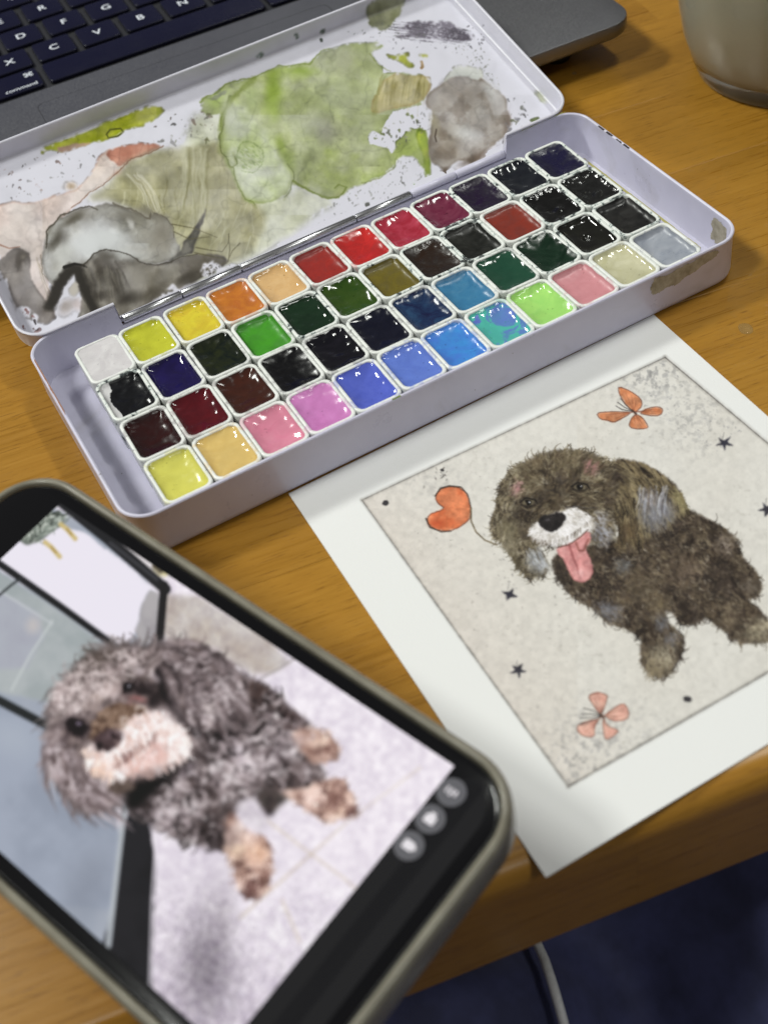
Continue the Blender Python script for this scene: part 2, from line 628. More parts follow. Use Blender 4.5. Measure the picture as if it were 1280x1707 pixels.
    for pts, w in ((Z2((150, 480), (120, 545), (118, 640), (115, 680), (150, 720), (155, 750), (185, 780), (195, 830), (235, 900), (240, 930), (285, 945), (310, 980)), 3.2),
                   (Z2((480, 740), (505, 790), (500, 840), (488, 850), (492, 890), (460, 938)), 2.4),
                   (Z2((190, 690), (205, 740), (185, 765)), 2), (Z2((180, 400), (130, 480), (118, 545)), 3)):
        cv.line(pts, w, (88, 96, 44), 0.75, w1=1.0, jitter=1.6, warped=True)
        cv.line(pts, w * 3, (120, 132, 60), 0.3, w1=3, soft=4)
    # bottom-right strip and olive streak patch
    cv.wash(Z3((270, 402), (490, 395), (502, 480), (430, 565), (300, 585), (190, 610), (200, 540)), (160, 148, 84), (178, 166, 112), (140, 110, 50), nseed=7, cell=22, cut=isl)
    for k in range(40):
        x = g.uniform(632, 712); y = g.uniform(125, 140)
        cv.line([(x, y), (x - g.uniform(0, 12), y + g.uniform(25, 55))], g.uniform(1, 4), (116, 108, 40) if g.random() < .6 else (190, 180, 130), 0.35, w1=1, soft=2)
    cv.wash(Z3((430, 690), (480, 690), (500, 830), (505, 950), (488, 975), (468, 940), (470, 860), (440, 780)), (140, 158, 56), (164, 176, 60), (84, 104, 30), nseed=8, cell=20)
    cv.wash(Z3((400, 1000), (430, 982), (470, 990), (440, 1010)), (128, 178, 30), None, (80, 120, 20), nseed=9)
    cv.wash(Z3((250, 290), (330, 298), (400, 288), (360, 330), (420, 340), (400, 362), (350, 345), (300, 310)), (158, 164, 34), None, (110, 116, 24), nseed=10)
    cv.wash(Z3((440, 285), (500, 290), (490, 312), (450, 300)), (170, 172, 60), None, None, nseed=11)
    cv.line(Z3((455, 330), (462, 355), (456, 362)), 5, (150, 110, 50), 0.8)
    # taupe puddle
    cv.wash(Z3((575, 455), (590, 400), (650, 335), (720, 345), (780, 360), (790, 420), (700, 430), (600, 440)), (202, 204, 190), (212, 212, 204), (160, 158, 130), nseed=12, cell=20, alpha=0.8)
    T = cv.wash(Z3((480, 500), (560, 450), (620, 405), (680, 395), (740, 425), (780, 405), (850, 470), (912, 520), (900, 570), (938, 640), (890, 740), (800, 800), (740, 872), (680, 842), (600, 880), (585, 942), (560, 890), (490, 850), (500, 700), (532, 600), (480, 560)),
                (150, 140, 130), (170, 162, 154), (92, 76, 58), nseed=13, cell=34, edgew=7)
    Tm = blur(T, 3)
    cv.lay(Tm * sstep(0.52, 0.72, cv.n(20, 61, 5)) * 0.6, (116, 102, 88))
    for x, y, rx, ry, c, a, r in ((775, 222, 36, 15, (200, 197, 194), .9, 0.3), (818, 150, 14, 26, (196, 194, 190), .7, -0.4), (760, 150, 30, 26, (150, 138, 128), .5, 0), (800, 185, 20, 24, (176, 170, 164), .7, 0), (795, 262, 40, 10, (84, 66, 50), .8, -.45), (845, 205, 9, 26, (100, 84, 72), .8, 0.2), (740, 255, 30, 18, (128, 114, 100), .6, 0), (741, 288, 7, 12, (84, 64, 46), .9, 0), (725, 205, 10, 26, (148, 140, 112), .7, 0)):
        cv.spot(x, y, rx, ry, c, a, 0.9, r)
    cv.line(Z3((535, 690), (528, 730), (535, 755)), 2.5, (60, 46, 34), 0.9)
    # dry purple-black brush mark
    g = np.random.default_rng(5)
    B = cv.poly(Z3((385, 112), (480, 108), (600, 122), (690, 165), (740, 205), (690, 224), (560, 210), (430, 192), (300, 192), (380, 160), (340, 152)))
    dry = sstep(0.30, 0.55, fbm(cv.shape, 3, 9, 2) * 0.6 + vnoise(cv.shape, 26, 10) * 0.55)
    cv.lay(blur(B, 1) * (0.35 + 0.65 * dry), (92, 84, 96))
    for k in range(90):
        x = g.uniform(668, 790); y = 36 + (x - 668) * 0.10 + g.uniform(0, 30)
        cv.line([(x - g.uniform(12, 40), y - 4), (x, y)], g.uniform(.8, 2.4), (52, 46, 54) if g.random() < .6 else (150, 144, 158), g.uniform(.3, .8), w1=.6)
    cv.specks(Z3((280, 170), (800, 130), (790, 260), (280, 260)), 70, [(70, 64, 72), (110, 104, 116)], 3, (0.6, 2.2))
    # grey washes lower left
    cv.wash(Z1((250, 650), (340, 570), (480, 535), (600, 508), (700, 540), (790, 600), (800, 550), (850, 575), (930, 640), (970, 780), (900, 832), (780, 832), (660, 780), (540, 750), (430, 840), (310, 960), (240, 890), (225, 770)), (172, 170, 164), (140, 136, 126), (84, 78, 66), nseed=14, cell=34, edgew=8)
    for x, y, rx, ry, c, a in ((165, 398, 60, 34, (214, 214, 215), 1), (150, 415, 40, 28, (212, 212, 213), 1), (205, 420, 44, 22, (202, 202, 201), .9), (105, 395, 16, 20, (90, 86, 76), .8), (130, 362, 26, 10, (104, 98, 84), .7), (225, 365, 26, 18, (136, 132, 120), .7), (105, 432, 24, 30, (190, 188, 182), .8), (235, 420, 40, 14, (176, 172, 164), .7), (270, 400, 26, 30, (148, 142, 130), .6), (262, 365, 22, 10, (120, 114, 98), .5), (218, 372, 7, 12, (196, 192, 188), .7)):
        cv.spot(x, y, rx, ry, c, a, 0.95)
    D = cv.wash(Z1((430, 840), (500, 765), (560, 750), (660, 782), (720, 795), (780, 835), (900, 835), (1060, 780), (1180, 785), (1225, 830), (1090, 905), (940, 975), (850, 1000), (780, 1065), (640, 1140), (480, 1180), (420, 1160), (440, 1000)), (112, 106, 96), (150, 144, 134), (56, 50, 42), nseed=15, cell=30, edgew=8)
    Dm = blur(D, 4)
    cv.lay(Dm * sstep(0.45, 0.7, cv.n(24, 71, 5)) * 0.6, (74, 67, 58))
    for x, y, rx, ry, c, a, r in ((152, 470, 10, 50, (52, 47, 40), .85, -0.35), (185, 455, 10, 46, (80, 73, 62), .8, -0.3), (222, 470, 22, 34, (140, 134, 124), .7, 0), (250, 490, 36, 10, (74, 68, 56), .7, -.5), (310, 470, 30, 12, (66, 60, 50), .8, -.4), (170, 492, 30, 12, (60, 54, 46), .7, 0), (280, 460, 20, 12, (120, 114, 102), .6, 0)):
        cv.spot(x, y, rx, ry, c, a, 0.95, r)
    cv.line(Z1((270, 1040), (300, 990), (345, 900), (385, 862), (430, 862), (448, 930), (470, 1010), (520, 1100)), 15, (50, 45, 39), 0.9, w1=13, soft=5, warped=True)
    cv.line(Z1((345, 850), (400, 832), (440, 838), (465, 850)), 5, (34, 30, 26), 0.95, w1=2, soft=1.5)
    cv.spot(127, 482, 9, 15, (184, 176, 168), 0.95, 0.5, 0.4)
    cv.spot(112, 512, 22, 14, (160, 146, 136), 0.8, 0.8, -0.5)
    cv.spot(130, 508, 10, 14, (196, 178, 174), 0.7, 0.8)
    # horn
    cv.wash(Z1((1102, 530), (1075, 620), (1040, 720), (1030, 775), (960, 808), (900, 832), (960, 770), (1010, 680)), (70, 68, 60), (100, 96, 84), (44, 40, 35), nseed=16, cell=14, soft=1, round_=0)
    for pts in (Z1((1050, 745), (1120, 760), (1190, 765), (1220, 720), (1222, 670)), Z1((1222, 670), (1225, 760), (1215, 820), (1180, 835)), Z1((1040, 770), (1130, 790), (1200, 810)), Z1((1280, 720), (1240, 760), (1225, 800)), Z1((920, 620), (1040, 640), (1160, 690)), Z1((930, 660), (1010, 700), (1120, 690))):
        cv.line(pts, 2.2, (84, 78, 50), 0.75, w1=1, jitter=.6)
    # brown-grey left
    E = cv.wash([(-40, 520), (-20, 440)] + Z1((30, 800), (60, 755), (110, 742), (165, 780), (160, 860), (185, 940), (240, 1020), (300, 1100), (240, 1160), (130, 1120), (90, 1060), (60, 960), (40, 880)), (112, 104, 98), (136, 128, 122), (70, 60, 54), nseed=17, cell=26, edgew=7)
    for x, y, rx, ry, c, a in ((38, 428, 13, 14, (66, 58, 50), .85), (32, 440, 7, 16, (62, 55, 48), .8), (40, 428, 6, 6, (112, 104, 92), .8), (40, 490, 22, 26, (100, 92, 86), .7), (62, 520, 26, 14, (90, 82, 76), .7), (30, 500, 8, 20, (140, 128, 122), .6)):
        cv.spot(x, y, rx, ry, c, a, 0.9)
    cv.line([(66, 440), (75, 470), (86, 492)], 1.5, (150, 134, 108), 0.8, w1=1)
    cv.line([(62, 430), (70, 465), (82, 500)], 3, (176, 160, 140), 0.6, w1=2)
    cv.line([(0, 408), (16, 414), (34, 411)], 3, (150, 96, 70), 0.8, w1=1)
    for pts in (([(28, 512), (44, 508), (56, 520), (66, 530), (64, 548), (70, 575), (50, 590), (36, 555)]), ([(-10, 448), (4, 452), (14, 470), (12, 488), (-4, 492)]), (Z1((1090, 830), (1130, 812), (1180, 850), (1240, 830), (1280, 860), (1180, 905), (1090, 912), (1065, 880))), (Z1((880, 980), (925, 935), (975, 975), (900, 1030), (830, 1030)))):
        W = cv.poly(pts)
        W = np.where(cv.n(6, 81, 2) > 0.66, 0, W)
        cv.lay(blur(W, 1) * 0.97, LIDW)
    # lime along the far edge, drop ring
    cv.wash(Z1((180, 250), (350, 170), (560, 80), (760, -5), (900, -10), (840, 50), (740, 95), (640, 140), (520, 180), (350, 225)), (158, 166, 26), (182, 184, 60), (120, 126, 14), nseed=18, cell=18, soft=1)
    cv.wash(Z1((300, 215), (420, 185), (500, 188), (420, 212), (330, 232)), (196, 168, 144), None, (150, 110, 90), nseed=19)
    g0 = Z1((570, 140), (590, 115), (645, 110), (660, 128), (630, 150), (580, 160), (570, 140))
    cv.line(g0, 3, (92, 96, 20), 0.9)
    # marks on the far wall
    cv.wash(Z3((155, 40), (180, 10), (260, -20), (370, -30), (345, 60), (310, 130), (240, 158), (185, 148), (160, 100)), (140, 142, 104), (160, 160, 126), (100, 104, 66), nseed=20, cell=14)
    for x, y, rx, ry in ((431, 90, 8, 4.5), (495, 60, 4.5, 5), (540, 51, 5, 4.5), (537, 66, 3, 4), (362, 152, 6, 4), (365, 160, 14, 5)):
        cv.spot(x, y, rx, ry, (52, 74, 50) if x > 380 else (120, 124, 104), 0.85, 0.4, -0.4)
    cv.spot(900, 160, 6, 16, (176, 184, 120), .7, .6, -0.7)
    cv.spot(936, 172, 9, 6, (190, 204, 110), .8, .5)
    # splatter
    br = [(120, 78, 62), (96, 92, 84), (140, 96, 80), (86, 84, 78), (120, 118, 60)]
    cv.specks(Z1((20, 330), (300, 230), (540, 210), (520, 330), (430, 420), (200, 470), (20, 500)), 48, [(150, 118, 104), (132, 128, 122), (160, 124, 110), (120, 118, 112)], 21, (0.6, 4), .7)
    cv.specks(Z1((840, 40), (1080, 10), (1190, 80), (1100, 190), (900, 200), (720, 190)), 44, [(92, 70, 52), (104, 104, 70), (90, 88, 80)], 22, (0.7, 5))
    cv.specks(Z2((700, 990), (780, 900), (1000, 800), (1060, 720), (1200, 720), (1200, 830), (900, 990), (640, 1080)), 110, [(104, 104, 96), (136, 138, 116), (168, 170, 160)], 23, (0.6, 3), .7)
    cv.specks(Z3((900, 540), (1000, 500), (1100, 640), (960, 740), (880, 790)), 30, [(80, 78, 80), (70, 74, 40), (120, 116, 120)], 24, (0.8, 5))
    cv.specks(Z3((180, 700), (520, 560), (500, 690), (300, 800)), 50, [(110, 116, 80), (150, 150, 130), (90, 90, 84)], 25, (0.7, 3.4))
    cv.specks(Z3((560, 240), (780, 240), (900, 500), (800, 400), (700, 330)), 60, [(190, 190, 180), (160, 160, 150)], 26, (0.6, 2))
    cv.specks(Z3((20, 170), (330, 110), (560, 200), (180, 220)), 40, [(100, 104, 96), (70, 74, 62)], 27, (0.6, 2.4))
    cv.specks(Z1((1080, 830), (1250, 830), (1100, 910)), 26, [(70, 64, 54)], 28, (0.6, 2.4))
    cv.specks([(28, 512), (56, 518), (70, 570), (50, 585)], 24, [(52, 40, 38), (110, 60, 54)], 29, (0.8, 5))
    for x, y, rx, ry, c, r in ((863, 198, 6, 3.4, (112, 110, 116), .3), (889, 201, 7, 4, (120, 140, 60), -.3), (766, 283, 6, 3, (62, 66, 56), -.2), (872, 181, 3, 5, (150, 152, 140), 0), (612, 338, 4, 4, (60, 62, 52), 0), (604, 355, 4, 2.5, (50, 50, 46), -.8), (640, 346, 5, 2.5, (120, 116, 130), -.3)):
        cv.spot(x, y, rx, ry, c, 0.9, 0.3, r)
    # granulation and flow veins in everything that is pigment
    pig = np.clip(np.abs(cv.c - np.array(LIDW)).sum(-1) / 90, 0, 1)
    gr = cv.n(2.2, 301, 2) - 0.5
    mid = cv.n(22, 302, 3, 0.5) - 0.5
    mid2 = cv.n(9, 306, 3, 0.5) - 0.5
    big = cv.n(70, 303, 3) - 0.5
    vein = 1 - sstep(0.0, 0.05, np.abs(cv.n(40, 304, 3, 0.5) - 0.5))
    vein2 = 1 - sstep(0.0, 0.03, np.abs(cv.n(60, 305, 4, 0.5) - 0.47))
    cv.c *= (1 + pig * (gr * 0.05 + mid * 0.30 + mid2 * 0.12 + big * 0.2))[..., None]
    cv.c *= (1 - pig * (vein * 0.06 + vein2 * 0.09))[..., None]
    sat = cv.c.mean(-1, keepdims=True)
    cv.c = np.clip(sat + (cv.c - sat) * 0.95, 0, 240)
    # thin washes let the enamel shine through
    thin = pig * np.clip(0.16 + 0.5 * (cv.n(45, 308, 3) - 0.45), 0, 0.32)
    cv.c += (np.array(LIDW) - cv.c) * thin[..., None]
    cv.c += pig[..., None] * (cv.c - 172) * 0.14
    nb2 = blur((pig > 0.35).astype(float), 4)
    cv.c *= (1 - 0.30 * pig * (1 - sstep(0.5, 0.85, nb2)) * sstep(.3, .7, cv.n(26, 311, 3)))[..., None]
    # ragged dry gaps along the edges of the washes
    nb = blur((pig > 0.4).astype(float), 7)
    gap = (nb > 0.15) & (nb < 0.72) & (cv.n(7, 309, 3, .6) > 0.60) & (cv.Y < 330 + 0.1 * cv.X)
    cv.lay(blur(gap.astype(float), 1) * 0.9, LIDW)
    # accents on top
    g = np.random.default_rng(77)
    for x, y, rx, ry, c, a, r in ((150, 405, 40, 24, (222, 222, 225), .9, -.2), (185, 398, 36, 20, (216, 216, 218), .9, .3), (205, 425, 40, 12, (206, 206, 206), .8, .1), (110, 425, 20, 26, (200, 199, 196), .7, .3), (217, 370, 6, 14, (206, 203, 200), .8, -.5),
                                  (92, 400, 10, 26, (70, 65, 56), .75, .4), (120, 366, 26, 8, (84, 78, 66), .7, -.5), (245, 355, 24, 12, (116, 110, 98), .6, .5), (270, 390, 20, 34, (134, 127, 116), .6, -.3), (215, 360, 22, 10, (110, 104, 94), .5, .2),
                                  (190, 470, 14, 44, (52, 47, 40), .7, -.45), (165, 455, 10, 30, (60, 54, 47), .7, -.3), (230, 465, 26, 30, (150, 144, 136), .8, .2), (212, 500, 30, 12, (44, 39, 33), .7, -.4), (265, 480, 26, 10, (86, 79, 70), .6, -.5), (318, 462, 26, 12, (60, 54, 46), .75, -.4), (292, 450, 22, 8, (140, 134, 124), .6, -.4), (180, 425, 22, 8, (70, 64, 56), .6, .2)):
        cv.spot(x, y, rx, ry, c, a, 0.95, r)
    cv.line(Z1((262, 1050), (300, 985), (345, 900), (385, 862), (425, 858), (446, 930), (475, 1010), (540, 1110)), 19, (40, 36, 31), 0.85, w1=15, soft=7, warped=True)
    cv.line(Z1((345, 850), (400, 832), (440, 838), (465, 850)), 6, (28, 25, 22), 0.95, w1=2, soft=2)
    cv.spot(127, 480, 8, 14, (196, 188, 180), 0.95, 0.5, 0.4)
    for k in range(40):
        x, y = 150 + g.uniform(-8, 60), 440 + g.uniform(-6, 20)
        cv.line([(x, y), (x + g.uniform(8, 16), y + g.uniform(25, 60))], g.uniform(1.5, 5), (54, 49, 42) if g.random() < .6 else (146, 139, 128), g.uniform(.12, .35), w1=1, soft=3, warped=True)
    for pts, w, c, a in ((Z1((250, 740), (252, 650), (340, 572), (400, 550), (480, 532), (520, 540)), 3.2, (66, 60, 50), .8), (Z1((430, 835), (500, 762), (560, 748), (640, 772), (700, 792), (760, 828), (830, 836), (900, 832), (960, 808), (1060, 782)), 2.6, (58, 52, 44), .8),
                         (Z1((600, 508), (700, 540), (790, 598), (800, 552), (850, 575), (930, 640), (940, 690)), 2.4, (92, 84, 70), .7), (Z1((880, 205), (800, 238), (700, 268), (640, 325), (560, 400), (510, 440), (440, 490), (380, 540)), 2.2, (128, 92, 72), .75), (Z1((220, 780), (235, 880), (300, 955)), 2, (120, 110, 96), .6),
                         (Z2((290, 290), (240, 350), (170, 420), (130, 490), (118, 560)), 9, (108, 122, 42), .55), (Z2((10, 410), (80, 370), (150, 330), (230, 300), (290, 290)), 3, (112, 128, 44), .7), (Z2((290, 290), (420, 225), (600, 215), (650, 150), (700, 125)), 2.4, (118, 134, 52), .7),
                         (Z2((500, 845), (570, 870), (640, 910), (700, 940), (740, 930), (790, 880), (760, 862), (725, 880)), 4, (104, 116, 46), .7), (Z2((880, 850), (960, 825), (1040, 788), (1060, 715)), 2, (122, 132, 66), .6), (Z2((920, 160), (960, 220), (1030, 262)), 2.2, (122, 132, 66), .6), (Z2((940, 470), (960, 380), (1000, 280)), 8, (120, 122, 56), .35)):
        cv.line(pts, w, c, a, w1=w * .6, soft=max(1.2, w * .5), warped=True, jitter=.8)
    for k in range(30):
        t0 = g.random(); x = 300 + 50 * t0; xe = 285 + 60 * t0 + g.normal(0, 5)
        cv.line([(x, 248), (x + g.normal(0, 3), 290), ((x + xe) / 2 + 4, 330), (xe, 368 + g.uniform(-12, 16))], g.uniform(1.5, 5.5), (206, 203, 178) if g.random() < .6 else (108, 103, 60), g.uniform(.1, .38), w1=1.2, soft=4, warped=True, jitter=2)
    for k in range(16):
        t0 = g.random()
        cv.line([(208 + 24 * t0, 290), (230 + 22 * t0, 310), (250 + 16 * t0, 345 + g.uniform(0, 16))], g.uniform(1, 3), (214, 210, 190) if g.random() < .7 else (120, 112, 72), g.uniform(.2, .5), w1=.9, soft=3, warped=True, jitter=1.5)
    for k in range(16):
        x = g.uniform(340, 430); y = g.uniform(330, 400)
        cv.line([(x, y), (x - g.uniform(5, 20), y + g.uniform(14, 40))], g.uniform(1, 3), (214, 212, 190), g.uniform(.2, .5), w1=.7, soft=2)
    for x, y, rx, ry, c, a in ((454, 155, 14, 50, (132, 156, 44), .5), (505, 118, 30, 8, (140, 164, 56), .5), (470, 240, 10, 20, (128, 152, 44), .5), (545, 225, 24, 18, (136, 134, 122), .5), (575, 100, 20, 26, (176, 176, 152), .5), (420, 165, 16, 30, (172, 186, 130), .5), (380, 190, 14, 36, (206, 208, 196), .7), (393, 215, 16, 20, (204, 206, 194), .6)):
        _k = cv.c.copy(); cv.spot(x, y, rx, ry, c, a, 1.0); cv.c = _k + (cv.c - _k) * G[..., None]
    return cv


# ------------------------------------------------------------------ the snapshot shown on the telephone
def curls(cv, poly, n, seed, cols, rad, cell, thr, foci, amul=1.0):
    """small rounded tufts, light or dark, gathered around the given places"""
    g = np.random.default_rng(seed)
    M = cv.poly(poly, warped=False)
    ii = np.argwhere(M > 0.5)
    for _ in range(n):
        for _t in range(8):
            i, j = ii[g.integers(len(ii))]
            x, y = j / cv.s + cv.x0, i / cv.s + cv.y0
            if any(math.hypot(x - a, y - b) < r * g.uniform(.3, 1.25) for a, b, r in foci) or g.random() < 0.07:
                break
        r = g.uniform(*rad)
        a0, sw = g.uniform(0, 6.3), g.uniform(1.6, 3.4)
        pts = [(x + r * math.cos(a0 + sw * k / 5), y + r * 0.8 * math.sin(a0 + sw * k / 5)) for k in range(6)]
        c = cols[g.integers(len(cols))]
        cv.line(pts, r * g.uniform(.6, 1.1), c, g.uniform(.45, .85) * amul, w1=r * .3, soft=2.5)


def locks(cv, poly, n, direction, seed, length, width, cols, alpha=.7, wave=5.0):
    """long wavy tapering locks of hair"""
    g = np.random.default_rng(seed)
    ii = np.argwhere(cv.poly(poly, warped=False) > 0.5)
    for _ in range(n):
        i, j = ii[g.integers(len(ii))]
        x, y = j / cv.s + cv.x0, i / cv.s + cv.y0
        L, ph = g.uniform(*length), g.uniform(0, 6.3)
        pts = []
        for k in range(7):
            a = float(direction(np.array([x]), np.array([y]))[0])
            pts.append((x - math.sin(a) * wave * math.sin(ph + k * .9) * .5, y + math.cos(a) * wave * math.sin(ph + k * .9) * .5))
            x += math.cos(a) * L / 6; y += math.sin(a) * L / 6
        cv.line(pts, g.uniform(*width), cols[g.integers(len(cols))], alpha * g.uniform(.5, 1), w1=1.2, soft=2.2)


def paint_screen():
    s = 0.8
    cv = Canvas(-300, 820, 800, 1860, s, (234, 226, 236), 91)
    cv.warp(2.5, 14, 1, 3)
    n1 = cv.n(60, 2, 4); n2 = cv.n(5, 3, 3)
    # floor: pale tiles
    cv.c += ((n1 - .5) * 22)[..., None] * np.array([1, 1.05, .9])
    low = sstep(1380, 1640, cv.Y - cv.X * 0.25)
    cv.lay(low * .5, (196, 184, 198))
    cv.lay(low * sstep(.45, .6, n2) * .35, (150, 140, 156))
    cv.lay(low * sstep(.55, .75, cv.n(9, 4, 3)) * .5, (240, 234, 246))
    cv.wash([(275, 960), (500, 1095), (436, 1132), (380, 1100), (330, 1070), (262, 1072)], (204, 197, 194), (186, 174, 166), None, soft=4, cell=40)
    cv.spot(400, 1085, 60, 26, (172, 156, 146), .55, 1.0, .5)
    cv.line([(505, 1088), (470, 1112), (434, 1132)], 3, (148, 140, 138), .8, soft=2)
    for pts in ([(446, 1368), (519, 1424), (569, 1461), (640, 1520)], [(519, 1424), (581, 1368), (700, 1280)], [(519, 1424), (456, 1480), (400, 1530)], [(470, 1500), (500, 1570)]):
        cv.line(pts, 5, (206, 190, 170), .55, soft=4)
    cv.lay(np.exp(-(((cv.X - 640) / 130) ** 2 + ((cv.Y - 1330) / 120) ** 2)) * .5, (246, 238, 246))
    cv.lay(np.exp(-(((cv.X - 345) / 44) ** 2 + ((cv.Y - 1610) / 95) ** 2)) * .75, (112, 104, 114))
    cv.lay(np.exp(-(((cv.X - 370) / 22) ** 2 + ((cv.Y - 1520) / 60) ** 2)) * .35, (150, 140, 150))
    # glass cabinet
    cab = [(-300, 700), (105, 838), (275, 985), (262, 1076), (120, 1200), (207, 1345), (183, 1575), (120, 1860), (-300, 1860)]
    cv.wash(cab, (156, 164, 178), (166, 172, 184), None, soft=2, cell=80)
    cv.wash([(-300, 760), (-40, 925), (187, 1078), (170, 1100), (75, 1200), (-300, 1000)], (176, 182, 184), (160, 168, 170), None, soft=2, cell=60)
    cv.wash([(-140, 930), (0, 985), (88, 1035), (30, 1140), (-140, 1050)], (166, 168, 180), (172, 176, 186), None, soft=3, cell=50)
    cv.line([(88, 1035), (52, 1090), (20, 1150)], 4, (198, 204, 204), .8, soft=3)
    cv.line([(0, 985), (88, 1040)], 4, (198, 202, 206), .7, soft=3)
    cv.line([(30, 960), (110, 1022), (178, 1074)], 7, (196, 202, 210), .8, soft=3)
    cv.spot(56, 1042, 16, 18, (206, 196, 190), .6, 1.0)
    cv.wash([(-60, 1150), (0, 1175), (75, 1212), (120, 1255), (207, 1345), (183, 1575), (-300, 1300)], (160, 168, 184), (146, 154, 170), None, soft=3, cell=90)
    cv.spot(150, 1470, 50, 90, (128, 134, 148), .5, 1.0, .4)
    cv.spot(20, 1230, 60, 40, (176, 184, 196), .5, 1.0, .4)
    # white sheet, grey strip and black frames
    cv.wash([(-200, 830), (0, 925), (96, 852), (268, 986), (243, 982), (222, 1074), (188, 1074), (40, 972), (-200, 840)], (238, 233, 244), None, None, soft=1.5)
    cv.wash([(243, 980), (270, 990), (264, 1074), (222, 1074)], (160, 156, 160), (176, 172, 174), None, soft=1.5, cell=30)
    cv.wash([(116, 828), (285, 945), (292, 962), (268, 964), (180, 900)], (232, 226, 228), None, None, soft=1.5)
    cv.wash([(250, 945), (268, 936), (290, 952), (270, 966)], (216, 206, 164), (190, 184, 150), None, soft=1.5)
    cv.line([(258, 944), (268, 952)], 9, (70, 62, 52), .8, soft=3)
    cv.line([(90, 826), (180, 898), (276, 982)], 19, (26, 26, 30), 1, soft=3)
    cv.line([(184, 905), (262, 966)], 5, (90, 90, 96), .5, soft=3)
    cv.line([(274, 975), (266, 1074)], 14, (24, 22, 24), 1, soft=3)
    cv.line([(-120, 862), (0, 940), (100, 1010), (196, 1080)], 12, (20, 20, 24), 1, soft=3)
    cv.line([(-200, 1080), (0, 1168), (76, 1208)], 15, (24, 28, 30), 1, soft=3)
    cv.line([(-10, 1000), (20, 975), (38, 962)], 4, (40, 44, 46), .9, soft=2)
    # hanging ornament and tassels
    cv.wash([(26, 892), (92, 846), (114, 868), (50, 914)], (120, 130, 122), (164, 170, 160), (54, 60, 54), cell=8, soft=1)
    cv.fur([(26, 892), (92, 846), (114, 868), (50, 914)], 120, lambda x, y: x * 0 - .6, (4, 12), (1.5, 3), [(50, 56, 50), (130, 140, 130), (210, 216, 206)], 95, .7, cell=5)
    for x, y in ((86, 912), (112, 882)):
        cv.line([(x - 10, y - 8), (x, y), (x + 14, y + 16)], 8, (206, 184, 120), .9, soft=3)
        cv.line([(x, y), (x + 8, y + 9)], 3, (150, 120, 50), .7, soft=2)
    # cabinet post
    cv.wash([(205, 1335), (262, 1372), (252, 1640), (250, 1860), (60, 1860), (183, 1575)], (17, 16, 21), (26, 25, 30), None, soft=1.5, cell=60)
    cv.line([(210, 1330), (198, 1430), (181, 1576)], 9, (182, 188, 194), .95, soft=3)
    cv.line([(262, 1376), (254, 1500), (249, 1690)], 4, (236, 230, 238), .8, soft=3)

    # ---- the dog
    Z6 = lambda *p: zpts(60, 1040, 3.2, p)
    Z7 = lambda *p: zpts(300, 1080, 3.2, p)
    DK = [(34, 29, 30), (62, 54, 54), (92, 82, 82), (128, 116, 116), (176, 163, 163), (214, 203, 204)]
    body = Z7((300, 140), (420, 175), (480, 220), (540, 270), (620, 340), (680, 390), (720, 460), (740, 560), (760, 700), (700, 760), (600, 790), (520, 760), (440, 740), (380, 790), (300, 830), (290, 900), (330, 1000), (300, 1100), (200, 1075), (60, 1040), (-60, 990), (-140, 930), (-280, 860), (-250, 700), (-100, 500), (0, 300))
    cv.warp(5, 10, 30, 3)
    cv.wash(body, (70, 60, 60), (96, 86, 86), None, nseed=1, cell=20, soft=2)
    sp = [(405, 1255, 20, (196, 184, 192)), (415, 1280, 16, (206, 194, 198)), (440, 1275, 14, (190, 178, 184)), (378, 1310, 16, (190, 176, 178)), (270, 1350, 20, (176, 164, 170)), (300, 1360, 14, (200, 186, 190)), (310, 1280, 16, (150, 140, 148)), (460, 1195, 8, (232, 222, 222)), (430, 1150, 26, (84, 66, 62)), (480, 1195, 24, (70, 54, 54)), (350, 1225, 30, (22, 18, 19)), (330, 1215, 24, (22, 18, 19)), (460, 1250, 26, (110, 100, 104)), (500, 1290, 24, (116, 102, 102)),
          (240, 1320, 24, (30, 26, 27)), (430, 1330, 22, (120, 108, 108)), (350, 1370, 22, (70, 60, 60)), (390, 1380, 20, (84, 74, 76)), (520, 1230, 22, (150, 130, 126)), (540, 1240, 20, (196, 172, 160)), (330, 1400, 20, (60, 52, 52)), (360, 1400, 20, (70, 62, 64))]
    bd = ramp_dir((420, 1150, .6), (500, 1220, .7), (400, 1280, 1.6), (280, 1360, 1.2), (340, 1330, 2.0), (460, 1290, .4), (360, 1390, 1.0))
    cv.fur(body, 900, bd, (12, 24), (5, 9), DK[:4], 96, .75, cell=24, bend=2.4, spots=sp, jit=.9)
    curls(cv, body, 560, 71, [(214, 204, 206), (186, 174, 177), (150, 138, 140), (236, 229, 231)], (3.5, 9.0), 20, 0.50, ((400, 1270, 60), (290, 1350, 55), (470, 1230, 40)))
    curls(cv, body, 260, 72, [(26, 22, 23), (44, 37, 38), (60, 50, 50)], (3.5, 8.0), 20, 0.50, ((340, 1220, 50), (450, 1180, 60), (340, 1390, 50), (250, 1330, 40)))
    cv.fur(body, 700, bd, (7, 14), (2, 3.6), DK, 97, .5, cell=10, bend=2.6, spots=sp, jit=1.0)
    cv.spot(345, 1222, 44, 18, (18, 15, 16), .85, .9, -.15)
    cv.spot(460, 1194, 8, 7, (236, 228, 228), .9, .7)
    cv.spot(392, 1250, 12, 24, (206, 196, 204), .7, .9, -.3)
    cv.spot(412, 1276, 16, 12, (222, 212, 216), .7, .9)
    # legs and paws
    TAN = [(96, 74, 70), (150, 120, 110), (200, 170, 156), (228, 206, 196)]
    leg1 = Z7((260, 860), (340, 940), (400, 980), (470, 1020), (492, 1150), (470, 1280), (430, 1325), (360, 1330), (300, 1260), (290, 1160), (240, 1080))
